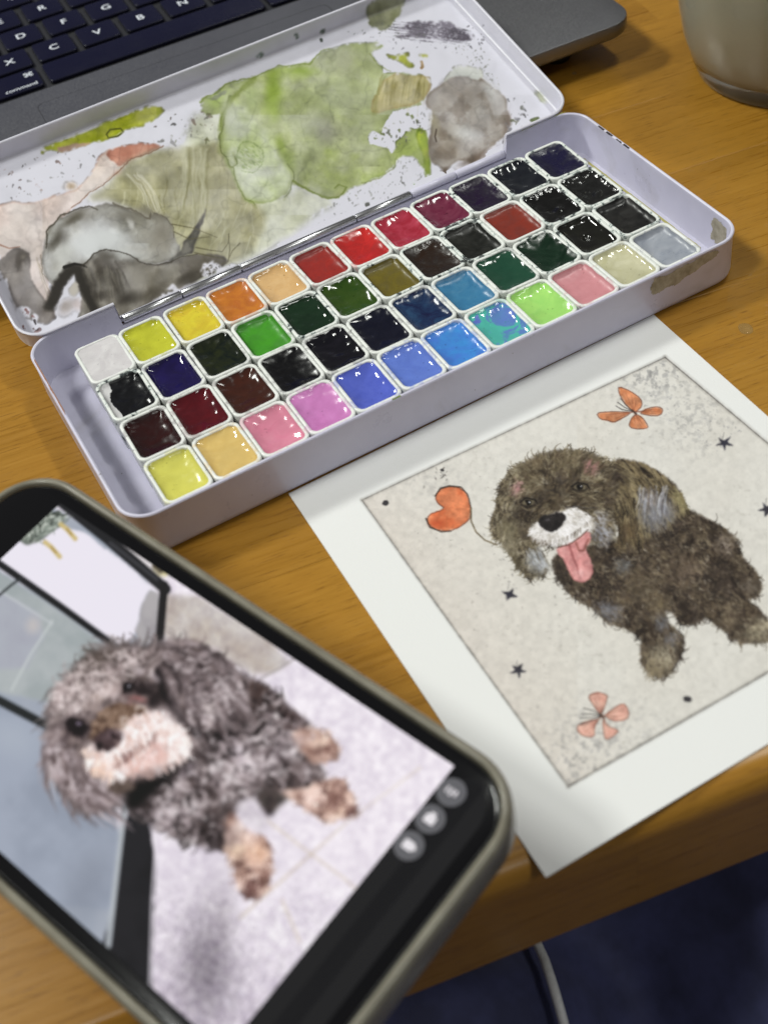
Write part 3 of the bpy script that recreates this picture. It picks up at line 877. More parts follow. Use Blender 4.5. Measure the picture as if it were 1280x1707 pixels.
    leg2 = Z7((520, 755), (640, 760), (740, 720), (860, 690), (920, 790), (935, 890), (860, 905), (770, 925), (690, 870), (590, 800))
    leg3 = Z7((600, 450), (680, 430), (780, 450), (840, 520), (835, 580), (760, 610), (690, 590), (640, 520))
    for pl, sd in ((leg1, 1), (leg2, 2), (leg3, 3)):
        cv.wash(pl, (196, 166, 152), (216, 192, 182), None, nseed=sd, cell=14, soft=3)
    lsp = [(395, 1415, 16, (236, 214, 190)), (430, 1420, 18, (222, 184, 158)), (400, 1440, 13, (88, 64, 58)), (440, 1455, 13, (110, 78, 70)), (420, 1478, 15, (104, 74, 72)), (415, 1432, 10, (226, 196, 180)), (380, 1395, 18, (150, 136, 134)), (400, 1375, 16, (226, 212, 206)), (555, 1330, 16, (116, 86, 80)), (580, 1352, 12, (84, 56, 54)), (560, 1300, 14, (170, 140, 130)), (520, 1330, 20, (228, 204, 196)), (470, 1310, 16, (222, 208, 208)), (565, 1355, 10, (232, 206, 188)),
           (535, 1235, 12, (226, 204, 188)), (545, 1250, 11, (110, 80, 74)), (525, 1250, 8, (90, 66, 62)), (500, 1230, 12, (200, 180, 176))]
    for pl, n in ((leg1, 700), (leg2, 600), (leg3, 420)):
        cv.fur(pl, n, ramp_dir((420, 1440, 1.5), (560, 1330, .6), (540, 1240, .8)), (6, 13), (2.5, 5), TAN, 98 + n, .7, cell=9, bend=2.2, spots=lsp, jit=.9)
    cv.wash(Z7((395, 790), (440, 735), (520, 750), (590, 800), (520, 850), (470, 915), (440, 860)), (44, 38, 38), (70, 60, 58), None, soft=4, cell=12)
    cv.wash(Z7((290, 820), (390, 790), (430, 860), (470, 930), (440, 1000), (340, 960)), (214, 206, 214), (228, 220, 228), None, soft=5, cell=20)
    # head: ears, crown, face
    head = Z6((60, 440), (100, 340), (200, 260), (240, 200), (330, 140), (480, 110), (600, 125), (700, 90), (850, 80), (980, 150), (1080, 240), (1105, 390), (1050, 480), (900, 560), (860, 650), (800, 720), (700, 790), (590, 800), (490, 900), (400, 980), (300, 1020), (220, 970), (130, 880), (60, 800), (40, 640), (70, 540))
    cv.wash(head, (104, 92, 90), (140, 126, 124), None, nseed=4, cell=24, soft=3)
    hd = ramp_dir((200, 1100, -1.9), (130, 1130, 2.7), (90, 1170, 2.3), (110, 1230, 1.9), (100, 1290, 1.6), (140, 1330, 1.3), (180, 1340, .8), (270, 1090, -.4), (330, 1080, .3), (370, 1130, 1.0), (330, 1170, 1.3), (290, 1150, 1.5), (240, 1100, -1.0), (230, 1150, 2.6))
    hsp = [(90, 1160, 24, (186, 172, 172)), (110, 1150, 20, (196, 180, 178)), (80, 1250, 18, (170, 156, 160)), (150, 1100, 22, (70, 62, 54)), (190, 1090, 30, (84, 76, 74)), (230, 1090, 22, (110, 102, 104)), (255, 1130, 14, (176, 166, 170)), (270, 1140, 20, (40, 34, 35)), (285, 1120, 18, (62, 54, 55)), (320, 1080, 26, (150, 134, 130)), (350, 1110, 24, (124, 112, 112)), (385, 1150, 20, (176, 162, 164)), (350, 1190, 15, (226, 214, 212)), (340, 1180, 10, (216, 206, 206)), (325, 1150, 14, (170, 160, 164)), (370, 1200, 16, (56, 48, 48)), (310, 1200, 20, (46, 40, 40)), (300, 1170, 14, (132, 122, 124)),
           (180, 1145, 18, (186, 170, 164)), (160, 1160, 20, (176, 160, 154)), (130, 1215, 20, (54, 44, 46)), (110, 1230, 22, (110, 98, 100)), (130, 1290, 22, (120, 106, 106)), (150, 1310, 18, (200, 186, 190)), (170, 1330, 16, (206, 190, 192)), (140, 1345, 18, (74, 64, 62)), (190, 1310, 12, (80, 66, 60)), (90, 1290, 18, (166, 150, 152)), (200, 1130, 12, (196, 178, 178)), (225, 1170, 14, (120, 84, 82))]
    cv.fur(head, 900, hd, (14, 28), (4, 8), DK[1:5], 121, .7, cell=18, bend=1.2, spots=hsp, jit=.35)
    earr = Z6((560, 150), (640, 110), (760, 85), (880, 85), (990, 155), (1085, 250), (1105, 390), (1050, 480), (960, 540), (900, 560), (800, 520), (700, 400), (640, 260))
    earlf = Z6((60, 560), (150, 600), (230, 700), (270, 800), (380, 880), (470, 900), (400, 980), (300, 1020), (220, 970), (130, 880), (60, 800), (40, 660))
    crown = Z6((60, 440), (100, 340), (200, 260), (260, 190), (340, 140), (480, 112), (600, 125), (640, 250), (600, 330), (460, 330), (330, 400), (250, 470), (130, 500))
    er = ramp_dir((250, 1080, -.3), (300, 1075, .2), (350, 1090, .6), (390, 1130, 1.1), (290, 1120, 1.0), (320, 1160, 1.4), (360, 1180, 1.1), (280, 1160, 1.5))
    locks(cv, earr, 90, er, 131, (40, 80), (6, 12), [(70, 61, 62), (96, 85, 86), (124, 112, 114), (150, 138, 140), (48, 41, 42)], .8)
    locks(cv, earr, 70, er, 132, (26, 60), (3, 7), [(176, 164, 166), (204, 194, 196), (60, 52, 53), (140, 127, 128)], .75)
    cv.spot(348, 1188, 15, 20, (214, 203, 203), .85, .8, -.3)
    cv.spot(335, 1160, 9, 14, (190, 180, 182), .7, .9)
    cv.spot(385, 1160, 16, 8, (204, 194, 196), .7, .9, .3)
    cv.line(Z6((640, 240), (670, 320), (690, 400), (740, 480), (800, 560), (860, 590)), 15, (30, 25, 27), .85, w1=18, soft=9, warped=True)
    cv.line(Z6((540, 250), (600, 260), (650, 300)), 12, (168, 158, 162), .8, w1=8, soft=6)
    el = ramp_dir((90, 1230, 2.0), (80, 1280, 1.7), (110, 1310, 1.3), (150, 1330, .9), (180, 1330, .3), (130, 1260, 1.2))
    locks(cv, earlf, 60, el, 133, (40, 80), (5, 10), [(120, 106, 106), (150, 136, 138), (84, 73, 73), (176, 162, 166)], .75)
    locks(cv, earlf, 60, el, 134, (24, 60), (2, 5), [(208, 196, 200), (70, 60, 60), (226, 216, 218), (98, 86, 86)], .75)
    cr = ramp_dir((200, 1090, -2.4), (140, 1110, 2.8), (100, 1150, 2.5), (90, 1180, 2.2), (240, 1100, -.6), (170, 1150, 2.7), (200, 1140, -2.6))
    locks(cv, crown, 70, cr, 135, (30, 56), (5, 10), [(104, 93, 92), (134, 121, 120), (74, 66, 64), (160, 146, 145)], .7)
    locks(cv, crown, 80, cr, 136, (18, 44), (2, 5), [(196, 182, 181), (220, 208, 206), (60, 53, 50), (150, 137, 136)], .7)
    cv.spot(165, 1098, 40, 18, (66, 58, 52), .6, 1.0, -.4)
    cv.spot(105, 1165, 26, 22, (206, 190, 190), .5, 1.0)
    cv.spot(185, 1150, 22, 14, (196, 178, 174), .6, 1.0, -.6)
    soft = np.stack([blur(cv.c[..., k], 2) for k in range(3)], -1)
    dm = np.clip(blur(np.clip(cv.poly(head, False) + cv.poly(body, False), 0, 1), 8) * 1.8, 0, 1)
    cv.c += (soft - cv.c) * (dm * .8)[..., None]
    curls(cv, crown, 60, 211, [(214, 202, 201), (230, 220, 219), (80, 71, 70)], (5, 10), 20, .5, ((110, 1160, 46), (150, 1140, 36), (225, 1100, 26)), .6)
    curls(cv, earr, 60, 212, [(204, 194, 196), (48, 41, 42), (120, 108, 110)], (5, 11), 20, .5, ((370, 1130, 46), (330, 1100, 40), (350, 1180, 40)), .6)
    curls(cv, body, 120, 213, [(220, 211, 213), (30, 25, 26), (180, 168, 171)], (5, 10), 20, .5, ((400, 1275, 60), (290, 1350, 50), (450, 1200, 50)), .6)
    # black under the chin
    cv.wash(Z6((500, 860), (600, 800), (720, 790), (780, 730), (840, 700), (700, 840), (620, 900), (560, 980), (480, 1000), (470, 940)), (20, 17, 18), None, None, soft=5)
    cv.wash(Z6((380, 850), (430, 800), (540, 850), (540, 890), (470, 900), (400, 900)), (76, 64, 58), (100, 88, 82), None, soft=3, cell=12)
    # muzzle
    muz = Z6((258, 670), (300, 640), (420, 560), (480, 480), (560, 460), (640, 460), (690, 460), (740, 510), (800, 560), (835, 640), (800, 710), (740, 740), (690, 780), (580, 800), (460, 815), (390, 830), (310, 790), (270, 740))
    cv.wash(muz, (220, 202, 198), (244, 236, 236), None, nseed=6, cell=14, soft=9, alpha=.92)
    cv.fur(muz, 700, ramp_dir((160, 1270, 1.9), (230, 1200, 1.0), (290, 1220, 1.2), (210, 1280, 1.5)), (7, 16), (2, 4), [(196, 168, 158), (226, 208, 204), (246, 238, 238)], 124, .6, cell=10, spots=[(170, 1285, 20, (226, 192, 168)), (230, 1270, 24, (204, 166, 156)), (260, 1250, 20, (206, 170, 164)), (300, 1240, 22, (246, 238, 236)), (285, 1200, 20, (240, 232, 230)), (150, 1255, 12, (236, 218, 204))], bend=1.0)
    snout = Z6((295, 590), (320, 500), (380, 450), (440, 425), (560, 440), (600, 455), (500, 490), (470, 560), (440, 545), (380, 560), (320, 625))
    cv.wash(snout, (104, 82, 68), (132, 110, 92), None, nseed=7, cell=12, soft=4)
    cv.fur(snout, 260, lambda x, y: x * 0 + 2.4, (6, 14), (2, 3.5), [(74, 58, 50), (116, 94, 80), (150, 130, 116)], 125, .6, cell=8)
    cv.spot(180, 1233, 29, 20, (74, 60, 62), .97, .4, -.42)
    cv.spot(186, 1224, 18, 8, (112, 96, 100), .8, .9, -.42)
    cv.spot(190, 1225, 7, 6, (44, 34, 36), .9, .6)
    cv.spot(165, 1243, 8, 8, (40, 31, 33), .95, .6)
    cv.spot(178, 1247, 7, 8, (56, 44, 46), .8, .7)
    mouth = Z6((420, 765), (480, 735), (520, 700), (570, 665), (610, 640), (650, 590))
    cv.line(mouth, 5, (110, 78, 74), .55, soft=5, warped=True, w1=2)
    g = np.random.default_rng(8)
    for k in range(70):
        t = g.random(); x = 192 + 70 * t; y = 1278 - 46 * t + g.normal(0, 4)
        cv.line([(x, y - g.uniform(6, 12)), (x + 2, y + g.uniform(0, 5))], g.uniform(1.5, 3), [(94, 66, 64), (238, 226, 222), (226, 208, 200), (128, 94, 88)][g.integers(4)], .65, w1=1, soft=1.6)
    cv.spot(282, 1188, 26, 14, (150, 138, 140), .55, 1.0, .7)
    cv.spot(250, 1290, 40, 12, (120, 104, 102), .6, 1.0, -.35)
    cv.spot(268, 1262, 20, 16, (214, 182, 174), .5, 1.0)
    curls(cv, muz, 60, 221, [(250, 244, 244), (206, 186, 180), (176, 156, 152)], (4, 8), 20, .5, ((285, 1225, 34), (240, 1200, 30), (165, 1280, 24)), .55)
    # eyes
    cv.spot(128, 1212, 27, 20, (36, 28, 31), .97, .5, .5)
    cv.spot(126, 1210, 14, 12, (66, 52, 58), .9, .7)
    cv.spot(131, 1207, 7, 6, (160, 150, 166), .9, .7)
    cv.spot(230, 1146, 26, 15, (46, 37, 39), .92, .7, .1)
    cv.spot(258, 1165, 14, 22, (38, 31, 33), .85, .8, .3)
    cv.spot(214, 1146, 11, 11, (30, 24, 27), .97, .5)
    cv.spot(216, 1146, 5, 5, (206, 204, 212), .95, .6)
    cv.spot(232, 1166, 16, 6, (150, 104, 102), .7, .9, .2)
    for k in range(26):
        x, y = 118 + g.uniform(0, 30), 1140 + g.uniform(-22, 30)
        a = g.normal(-2.2, .6)
        cv.line([(x, y), (x + 14 * math.cos(a), y + 14 * math.sin(a))], 1.5, (226, 214, 210), .5, w1=.6)
    # silver tufts on crown and cheek, dark seams between the masses
    curls(cv, crown, 150, 201, [(206, 192, 191), (224, 213, 212), (186, 172, 171)], (4, 9), 20, .5, ((110, 1160, 46), (150, 1140, 36), (225, 1100, 26)), .4)
    curls(cv, earlf, 90, 202, [(206, 194, 198), (226, 216, 220), (90, 78, 78)], (4, 9), 20, .5, ((90, 1270, 40), (150, 1320, 40)), .4)
    curls(cv, earr, 110, 203, [(196, 185, 187), (58, 50, 51), (216, 206, 208), (84, 74, 75)], (4, 9), 20, .5, ((370, 1130, 46), (330, 1100, 40), (350, 1180, 40)), .35)
    for x, y, rx, ry, rot, c, a in ((128, 1211, 22, 16, .5, (30, 23, 26), .9), (214, 1146, 11, 10, 0, (28, 22, 25), .95), (240, 1150, 18, 8, .2, (40, 32, 34), .7)):
        cv.spot(x, y, rx, ry, c, a, .6, rot)
    cv.spot(131, 1206, 5, 4, (140, 130, 146), .8, .8)
    cv.spot(217, 1145, 4, 4, (190, 188, 198), .85, .8)
    m = blur(np.clip(cv.poly(head, False) + cv.poly(body, False) + cv.poly(leg1, False) + cv.poly(leg2, False) + cv.poly(leg3, False), 0, 1), 3)[..., None]
    cv.c += m * ((cv.c - 118) * 0.22)
    floor = (1 - m[..., 0]) * cv.poly([(280, 950), (780, 1260), (400, 1800), (250, 1800), (262, 1380), (300, 1250), (280, 1075)], False)
    cv.c += (floor * (cv.n(11, 501, 4, .6) - .5) * 46)[..., None] * np.array([1, 1.1, .9])
    lowf = floor * sstep(1400, 1560, cv.Y)
    cv.c += (lowf * (cv.n(3, 502, 2) - .5) * 90)[..., None]
    cv.c = np.clip(cv.c, 0, 252)
    return cv


# ------------------------------------------------------------------ the hand-coloured etching
PAPW = (224, 226, 216)


def ramp_dir(*anchors):
    """direction field from (x, y, angle) anchors by inverse distance"""
    A = np.asarray(anchors, float)

    def f(x, y):
        w = 1.0 / ((x[:, None] - A[:, 0]) ** 2 + (y[:, None] - A[:, 1]) ** 2 + 30)
        return np.arctan2((w * np.sin(A[:, 2])).sum(1), (w * np.cos(A[:, 2])).sum(1))
    return f


def paint_print():
    s = 1.3
    cv = Canvas(560, 540, 1600, 1340, s, PAPW, 51)
    cv.warp(2.0, 10, 1, 3)
    plate = [(603, 833), (1108, 595), (1549, 965), (947, 1311)]
    P = cv.poly(plate, warped=False)
    g = np.random.default_rng(12)
    # plate tone: warm at the left edge, speckled grime at corners
    tone = cv.n(120, 3, 4)
    cv.lay(P * (0.6 + 0.4 * tone), (210, 207, 192))
    edgeL = np.clip(1 - ((cv.X - 603) * 0.806 - (cv.Y - 833) * 0.58) / 210, 0, 1) * P
    cv.lay(edgeL ** 1.7 * 0.42, (206, 196, 180))
    sp = sstep(0.62, 0.78, cv.n(5, 5, 3)) * sstep(0.35, 0.7, cv.n(70, 6, 3)) * P
    cv.lay(sp * 0.24, (172, 168, 154))
    fine = sstep(0.6, 0.85, cv.n(2, 7, 2)) * P
    cv.lay(fine * 0.08, (176, 172, 158))
    for x, y, rx, ry, a in ((1090, 625, 60, 34, .6), (1160, 700, 60, 60, .35), (960, 1280, 60, 50, .55), (1010, 1230, 90, 60, .35), (720, 800, 70, 30, .2)):
        d = np.exp(-(((cv.X - x) / rx) ** 2 + ((cv.Y - y) / ry) ** 2))
        cv.lay(d * a * sstep(0.45, 0.72, cv.n(6, 9, 4)) * P, (142, 142, 138))
    cv.specks([(1000, 650), (1105, 600), (1240, 715), (1200, 760), (1090, 690)], 150, [(120, 120, 122), (150, 150, 148)], 31, (0.6, 2.0), 0.5)
    cv.specks([(640, 840), (820, 760), (1000, 1000), (1100, 1200), (960, 1290)], 190, [(150, 142, 128), (120, 114, 104)], 32, (0.6, 2.2), 0.45)
    for pts, w, a in (([(603, 833), (1108, 595)], 1.6, .55), ([(1108, 595), (1549, 965)], 2.0, .75), ([(603, 833), (770, 1066), (947, 1311)], 1.8, .65), ([(947, 1311), (1250, 1137), (1549, 965)], 2.4, .85)):
        cv.line(pts, w, (84, 80, 74), a)
        cv.line([(p[0], p[1]) for p in pts], w * 4, (150, 146, 134), 0.25, soft=3)
    # heart balloon
    heart = [(749, 810), (768, 812), (779, 824), (784, 844), (784, 862), (770, 876), (752, 884), (735, 884), (716, 877), (710, 864), (718, 855), (735, 850), (741, 845), (728, 838), (725, 826), (734, 814)]
    heart = chaikin(chaikin(heart))
    cv.wash(heart, (204, 108, 66), (216, 132, 88), None, nseed=2, cell=16, soft=0.8, round_=0)
    cv.spot(727, 872, 16, 9, (190, 78, 44), .6, .9)
    cv.spot(770, 862, 14, 12, (232, 150, 106), .6, .9)
    hp = heart + [heart[0]]
    cv.line(hp, 1.6, (96, 52, 34), 0.75, jitter=.5)
    cv.line([(710, 864), (716, 878), (735, 886), (752, 885)], 3, (52, 42, 34), 0.85, w1=1.4)
    cv.line([(725, 826), (734, 813), (749, 809), (768, 811), (779, 823), (785, 846)], 2.6, (50, 42, 34), 0.8, w1=1.8)
    cv.line([(785, 846), (785, 868), (793, 886), (808, 900), (828, 908)], 2.6, (104, 90, 62), 0.9, w1=2.4)

    # butterflies
    def butterfly(wings, c0, c1, centre, feel):
        for w in wings:
            w = chaikin(w)
            cv.wash(w, c0, c1, None, nseed=3, cell=9, soft=0.7)
            cv.line(w + [w[0]], 1.4, (104, 56, 36), 0.8, jitter=.4)
            mx = np.mean(np.asarray(w), 0)
            for k in range(5):
                q = np.asarray(w[(2 * k) % len(w)])
                cv.line([centre, tuple(mx * .5 + q * .5)], 1.0, (120, 64, 44), 0.5, w1=.6)
        for f in feel:
            cv.line([centre] + list(f), 1.4, (60, 56, 54), 0.85)
        cv.line([(centre[0] - 3, centre[1] - 3), centre, (centre[0] + 4, centre[1] + 3)], 3, (70, 54, 44), 0.9)
    butterfly([[(1030, 643), (1050, 651), (1068, 664), (1070, 676), (1060, 686), (1052, 684), (1040, 670), (1031, 654)],
               [(993, 688), (1010, 686), (1046, 686), (1050, 689), (1034, 698), (1022, 704), (1012, 700), (1000, 698)],
               [(1064, 688), (1080, 679), (1098, 677), (1105, 682), (1100, 692), (1080, 692)],
               [(1058, 690), (1070, 694), (1080, 710), (1078, 714), (1056, 714), (1047, 710), (1050, 700)]],
              (200, 126, 82), (214, 146, 102), (1056, 686), ([(1040, 678), (1029, 670)], [(1036, 682), (1026, 676)], [(1042, 674), (1034, 664)]))
    butterfly([[(978, 1160), (994, 1153), (1012, 1157), (1011, 1166), (1004, 1188), (998, 1188), (988, 1174)],
               [(1008, 1190), (1030, 1174), (1042, 1172), (1050, 1196), (1030, 1202), (1014, 1199)],
               [(1004, 1196), (1010, 1210), (1032, 1216), (1024, 1226), (1010, 1234), (1006, 1222)],
               [(998, 1196), (990, 1214), (990, 1228), (972, 1228), (960, 1216), (964, 1206)]],
              (212, 160, 140), (226, 182, 160), (1003, 1193), ([(986, 1190), (968, 1190)], [(982, 1196), (966, 1196)], [(988, 1184), (972, 1180)], [(980, 1204), (966, 1208)]))
    # stars and dots
    for x, y, r, k, a0 in ((1207, 738, 17, 5, .3), (849, 990, 16, 4, .4), (863, 1117, 17, 5, .2), (1278, 848, 18, 5, .5), (1396, 930, 17, 5, .1)):
        pts = []
        for j in range(2 * k):
            rr = r if j % 2 == 0 else r * 0.36
            a = a0 + j * math.pi / k
            pts.append((x + rr * math.cos(a) * 0.95, y + rr * math.sin(a) * 0.75))
        cv.wash(pts, (48, 48, 58), (64, 62, 66), None, nseed=5, cell=6, soft=0.5, round_=0)
        cv.line([(x - 3, y - 8), (x - 1, y - 18)], 1.2, (80, 78, 80), 0.5)
    for x, y, r in ((642, 838, 6.5), (1146, 1165, 7.5), (737, 783, 3.5)):
        cv.spot(x, y, r, r * 0.8, (48, 46, 48), 0.95, 0.35)
    cv.specks([(720, 775), (755, 780), (745, 800), (725, 800)], 16, [(90, 84, 78)], 33, (0.7, 3), .8)
    cv.specks([(820, 920), (870, 950), (860, 985), (830, 980)], 16, [(120, 116, 112)], 34, (0.6, 2), .7)

    # ---- the dog
    Z4 = lambda *p: zpts(780, 720, 3.2, p)
    Z5 = lambda *p: zpts(980, 780, 4.267, p)
    body = Z4((445, 690), (470, 650), (620, 610), (780, 570), (900, 545), (1000, 490), (1110, 385)) + Z5((650, 265), (800, 340), (950, 410), (1060, 510), (1100, 650), (1190, 720), (1240, 850), (1205, 910), (1115, 935), (1200, 985), (1262, 1060), (1330, 1170), (1300, 1225), (1200, 1245), (1060, 1240), (980, 1170), (840, 1050), (770, 1090), (700, 1118), (640, 1100), (620, 1050), (590, 1015), (545, 1010), (560, 1100), (610, 1130), (680, 1200), (670, 1310), (610, 1430), (540, 1490), (430, 1460), (370, 1370), (378, 1200), (300, 1150), (120, 1090), (20, 980)) + Z4((560, 880), (470, 780))
    skull = Z4((240, 330), (230, 240), (300, 160), (380, 120), (460, 100), (550, 95), (640, 108), (700, 130), (770, 165), (790, 300), (770, 400), (785, 560), (700, 610), (600, 560), (480, 605), (380, 600), (300, 540), (250, 470))
    earl = Z4((175, 270), (230, 205), (300, 165), (290, 260), (250, 340), (260, 430), (300, 520), (360, 600), (400, 650), (432, 715), (400, 768), (330, 772), (260, 715), (225, 640), (190, 590), (130, 545), (118, 480), (150, 400), (165, 330))
    ear = Z4((740, 175), (800, 140), (920, 158), (1000, 200), (1060, 240), (1140, 320), (1158, 385), (1110, 400), (1060, 460), (960, 508), (900, 560), (810, 545), (775, 400))
    DK = [(34, 28, 24), (56, 47, 38), (76, 65, 51), (104, 92, 72), (140, 128, 102)]

    def shag(poly, seed, amp=2.6, step=1.8):
        pp = np.asarray(poly + [poly[0]])
        gg = np.random.default_rng(seed)
        for a, b in zip(pp[:-1], pp[1:]):
            L = np.hypot(*(b - a))
            for _ in range(int(L / step)):
                q = a + (b - a) * gg.random()
                nrm = np.array([b[1] - a[1], -(b[0] - a[0])]) / (L + 1e-6)
                e = q + nrm * gg.uniform(0.5, amp) + (b - a) / (L + 1e-6) * gg.normal(0, 3)
                cv.line([tuple(q - nrm * 3), tuple(e)], gg.uniform(.8, 1.5), DK[gg.integers(1, 5)], .6, w1=.5)
    cv.warp(3.0, 7, 20, 3)
    cv.wash(body, (66, 56, 46), (94, 82, 66), None, nseed=8, cell=20, soft=1.5)
    shag(body, 73)
    bdir = ramp_dir((930, 960, 1.2), (1000, 1000, 0.9), (1120, 860, 0.6), (1220, 900, 0.9), (1255, 970, 1.2), (1150, 1000, 0.9), (1100, 1090, 1.6), (1250, 1050, 0.7), (1050, 940, .7))
    lt = (176, 168, 138)
    sp = [(1020, 1018, 17, (142, 144, 148)), (1002, 1010, 14, (122, 124, 128)), (1034, 940, 14, (112, 116, 116)), (1100, 1035, 14, (132, 136, 140)), (1118, 1062, 12, (124, 126, 130)), (1100, 1095, 26, lt), (1085, 1112, 20, (146, 134, 104)), (1112, 1085, 16, (188, 180, 152)), (1258, 1052, 24, lt), (1270, 1038, 14, (196, 188, 158)), (1205, 905, 16, (156, 144, 130)), (1140, 950, 26, (120, 104, 86)), (1150, 1022, 18, (46, 38, 32)), (1108, 880, 24, (34, 28, 25)), (925, 950, 26, (38, 32, 28)), (960, 930, 20, (40, 34, 30)), (1250, 975, 16, (100, 92, 80)), (1060, 975, 26, (104, 92, 70)), (1200, 960, 24, (62, 52, 44)), (1165, 1045, 14, (110, 100, 84)), (1030, 905, 12, (128, 112, 80)), (1095, 1000, 16, (110, 98, 72)), (1215, 1030, 18, (120, 108, 86))]
    cv.fur(body, 2600, bdir, (8, 17), (1.5, 3.2), DK[:4], 61, 0.6, cell=16, spots=sp, jit=.5, bend=1.2)
    cv.warp(3.0, 7, 20, 3)
    curls(cv, body, 420, 301, [(118, 106, 84), (98, 86, 68), (140, 130, 108), (84, 74, 58)], (2.5, 5.5), 20, .5, ((1140, 960, 70), (1060, 980, 60), (1215, 920, 40), (1100, 1095, 30), (1255, 1050, 26)), .5)
    curls(cv, body, 420, 302, [(38, 32, 28), (48, 41, 35), (58, 50, 42)], (2.5, 6), 20, .5, ((1110, 880, 60), (940, 955, 40), (1200, 970, 60), (1150, 1020, 30), (1020, 960, 50)), .55)
    cv.fur(body, 1300, bdir, (6, 13), (1.0, 1.8), DK, 66, 0.5, cell=9, spots=sp, jit=.5, bend=1.2)
    cv.fur(body, 500, bdir, (5, 11), (0.8, 1.3), [(38, 32, 28), (132, 120, 96), (176, 168, 148)], 62, 0.6, cell=7, spots=sp)
    cv.line(Z5((640, 1150), (680, 1200), (675, 1290), (640, 1370), (600, 1440)), 1.8, (44, 38, 34), 0.9)
    cv.line(Z5((1110, 935), (1200, 985), (1258, 1060)), 1.8, (50, 42, 36), 0.8)
    cv.line(Z5((1110, 930), (1040, 870), (1020, 780)), 5, (38, 31, 27), 0.7, soft=4)
    cv.spot(1140, 1012, 13, 9, (44, 36, 30), 0.75, .8)
    cv.line(Z5((1020, 780), (1060, 860), (1110, 925)), 3, (34, 28, 24), .6, soft=3)
    # the hanging right ear: long combed locks
    cv.wash(ear, (74, 61, 47), (98, 84, 64), None, nseed=9, cell=14, soft=1.2)
    shag(ear, 72, 3.0)
    edir = ramp_dir((1020, 780, 0.5), (1060, 780, 0.75), (1110, 810, 1.0), (1130, 840, 1.4), (1070, 850, 1.35), (1030, 850, 1.5), (1040, 885, 1.6))
    esp = [(1085, 850, 22, (140, 142, 146)), (1105, 840, 18, (134, 136, 142)), (1078, 822, 13, (150, 144, 144)), (1125, 815, 12, (156, 148, 104)), (1135, 830, 9, (168, 160, 112)), (1020, 790, 16, (40, 32, 27)), (1045, 872, 16, (92, 76, 54))]
    cv.fur(ear, 1500, edir, (14, 30), (1.4, 2.6), [(36, 30, 25), (66, 55, 42), (104, 90, 64), (144, 130, 94)], 63, 0.65, cell=7, spots=esp, bend=.25, jit=.12)
    cv.fur(ear, 700, edir, (12, 28), (.9, 1.4), [(30, 25, 21), (120, 106, 76), (158, 146, 110)], 67, 0.7, cell=5, spots=esp, bend=.25, jit=.12)
    for k in range(60):
        x = 1064 + g.uniform(0, 52); y = 808 + g.uniform(0, 26)
        cv.line([(x, y), (x - g.uniform(0, 5), y + 14), (x + g.uniform(-8, 2), y + g.uniform(24, 40))], g.uniform(1, 2.6), [(184, 188, 190), (206, 208, 208), (52, 46, 42), (112, 106, 104), (150, 150, 152)][g.integers(5)], .65, w1=.6)
    # left ear and skull
    cv.wash(earl, (82, 72, 54), (106, 95, 72), None, nseed=11, cell=14, soft=1.4)
    shag(earl, 75, 2.4)
    cv.wash(skull, (80, 69, 53), (104, 92, 70), None, nseed=10, cell=14, soft=2)
    shag(skull[:9], 71, 3.2)
    hdir = ramp_dir((940, 760, -1.3), (880, 770, -2.3), (840, 800, 2.2), (1000, 770, -0.9), (850, 860, 1.7), (835, 900, 1.7), (880, 930, 1.4), (930, 800, -1.5), (970, 830, .2), (1000, 880, 1.0), (900, 830, 2.5), (860, 940, 1.5))
    hsp = [(866, 812, 10, (190, 140, 136)), (868, 806, 6, (204, 160, 158)), (982, 782, 13, (192, 134, 130)), (978, 780, 7, (206, 150, 148)), (925, 822, 20, (34, 28, 24)), (905, 832, 14, (40, 33, 28)), (945, 812, 12, (48, 40, 33)), (878, 848, 17, (36, 30, 26)), (866, 858, 12, (34, 28, 24)), (870, 880, 12, (44, 36, 30)), (1018, 800, 14, (44, 36, 30)), (1012, 830, 14, (52, 43, 35)), (960, 835, 14, (66, 56, 42)), (935, 800, 10, (70, 62, 58)), (895, 935, 16, (156, 160, 160)), (888, 925, 12, (184, 190, 190)), (905, 940, 10, (196, 200, 200)),
           (1003, 880, 22, (156, 158, 162)), (1000, 895, 16, (178, 180, 186)), (998, 860, 12, (184, 186, 190)), (850, 880, 20, (132, 124, 96)), (846, 905, 16, (140, 132, 106)), (852, 935, 18, (112, 104, 78)), (940, 768, 30, (116, 105, 80)), (1014, 870, 7, (168, 150, 112)), (890, 775, 20, (110, 98, 74))]
    for pl, sd in ((earl, 81), (skull, 83)):
        curls(cv, pl, 200, sd + 200, [(126, 115, 90), (146, 136, 110), (104, 92, 70), (46, 39, 32), (60, 51, 42)], (2.5, 5), 20, .5, ((940, 765, 60), (880, 790, 40), (850, 880, 60), (980, 790, 40)), .5)
        cv.fur(pl, 900, hdir, (8, 17), (1.4, 2.6), [(46, 39, 31), (78, 68, 52), (116, 105, 80), (156, 146, 116)], sd, 0.6, cell=9, spots=hsp, bend=1.0)
        cv.fur(pl, 800, hdir, (5, 12), (.9, 1.4), [(36, 30, 25), (92, 82, 62), (140, 130, 102), (176, 168, 142)], sd + 1, 0.65, cell=6, spots=hsp, bend=1.0)
    for k in range(26):
        x = 876 + g.uniform(0, 30); y = 908 + g.uniform(0, 20)
        cv.line([(x, y), (x + 6, y + 12), (x + g.uniform(6, 16), y + g.uniform(18, 30))], g.uniform(.9, 2), [(206, 210, 208), (150, 156, 160), (96, 90, 74)][g.integers(3)], .6, w1=.6)
    # the wet brush softens the hair work
    soft = np.stack([blur(cv.c[..., k], 1) for k in range(3)], -1)
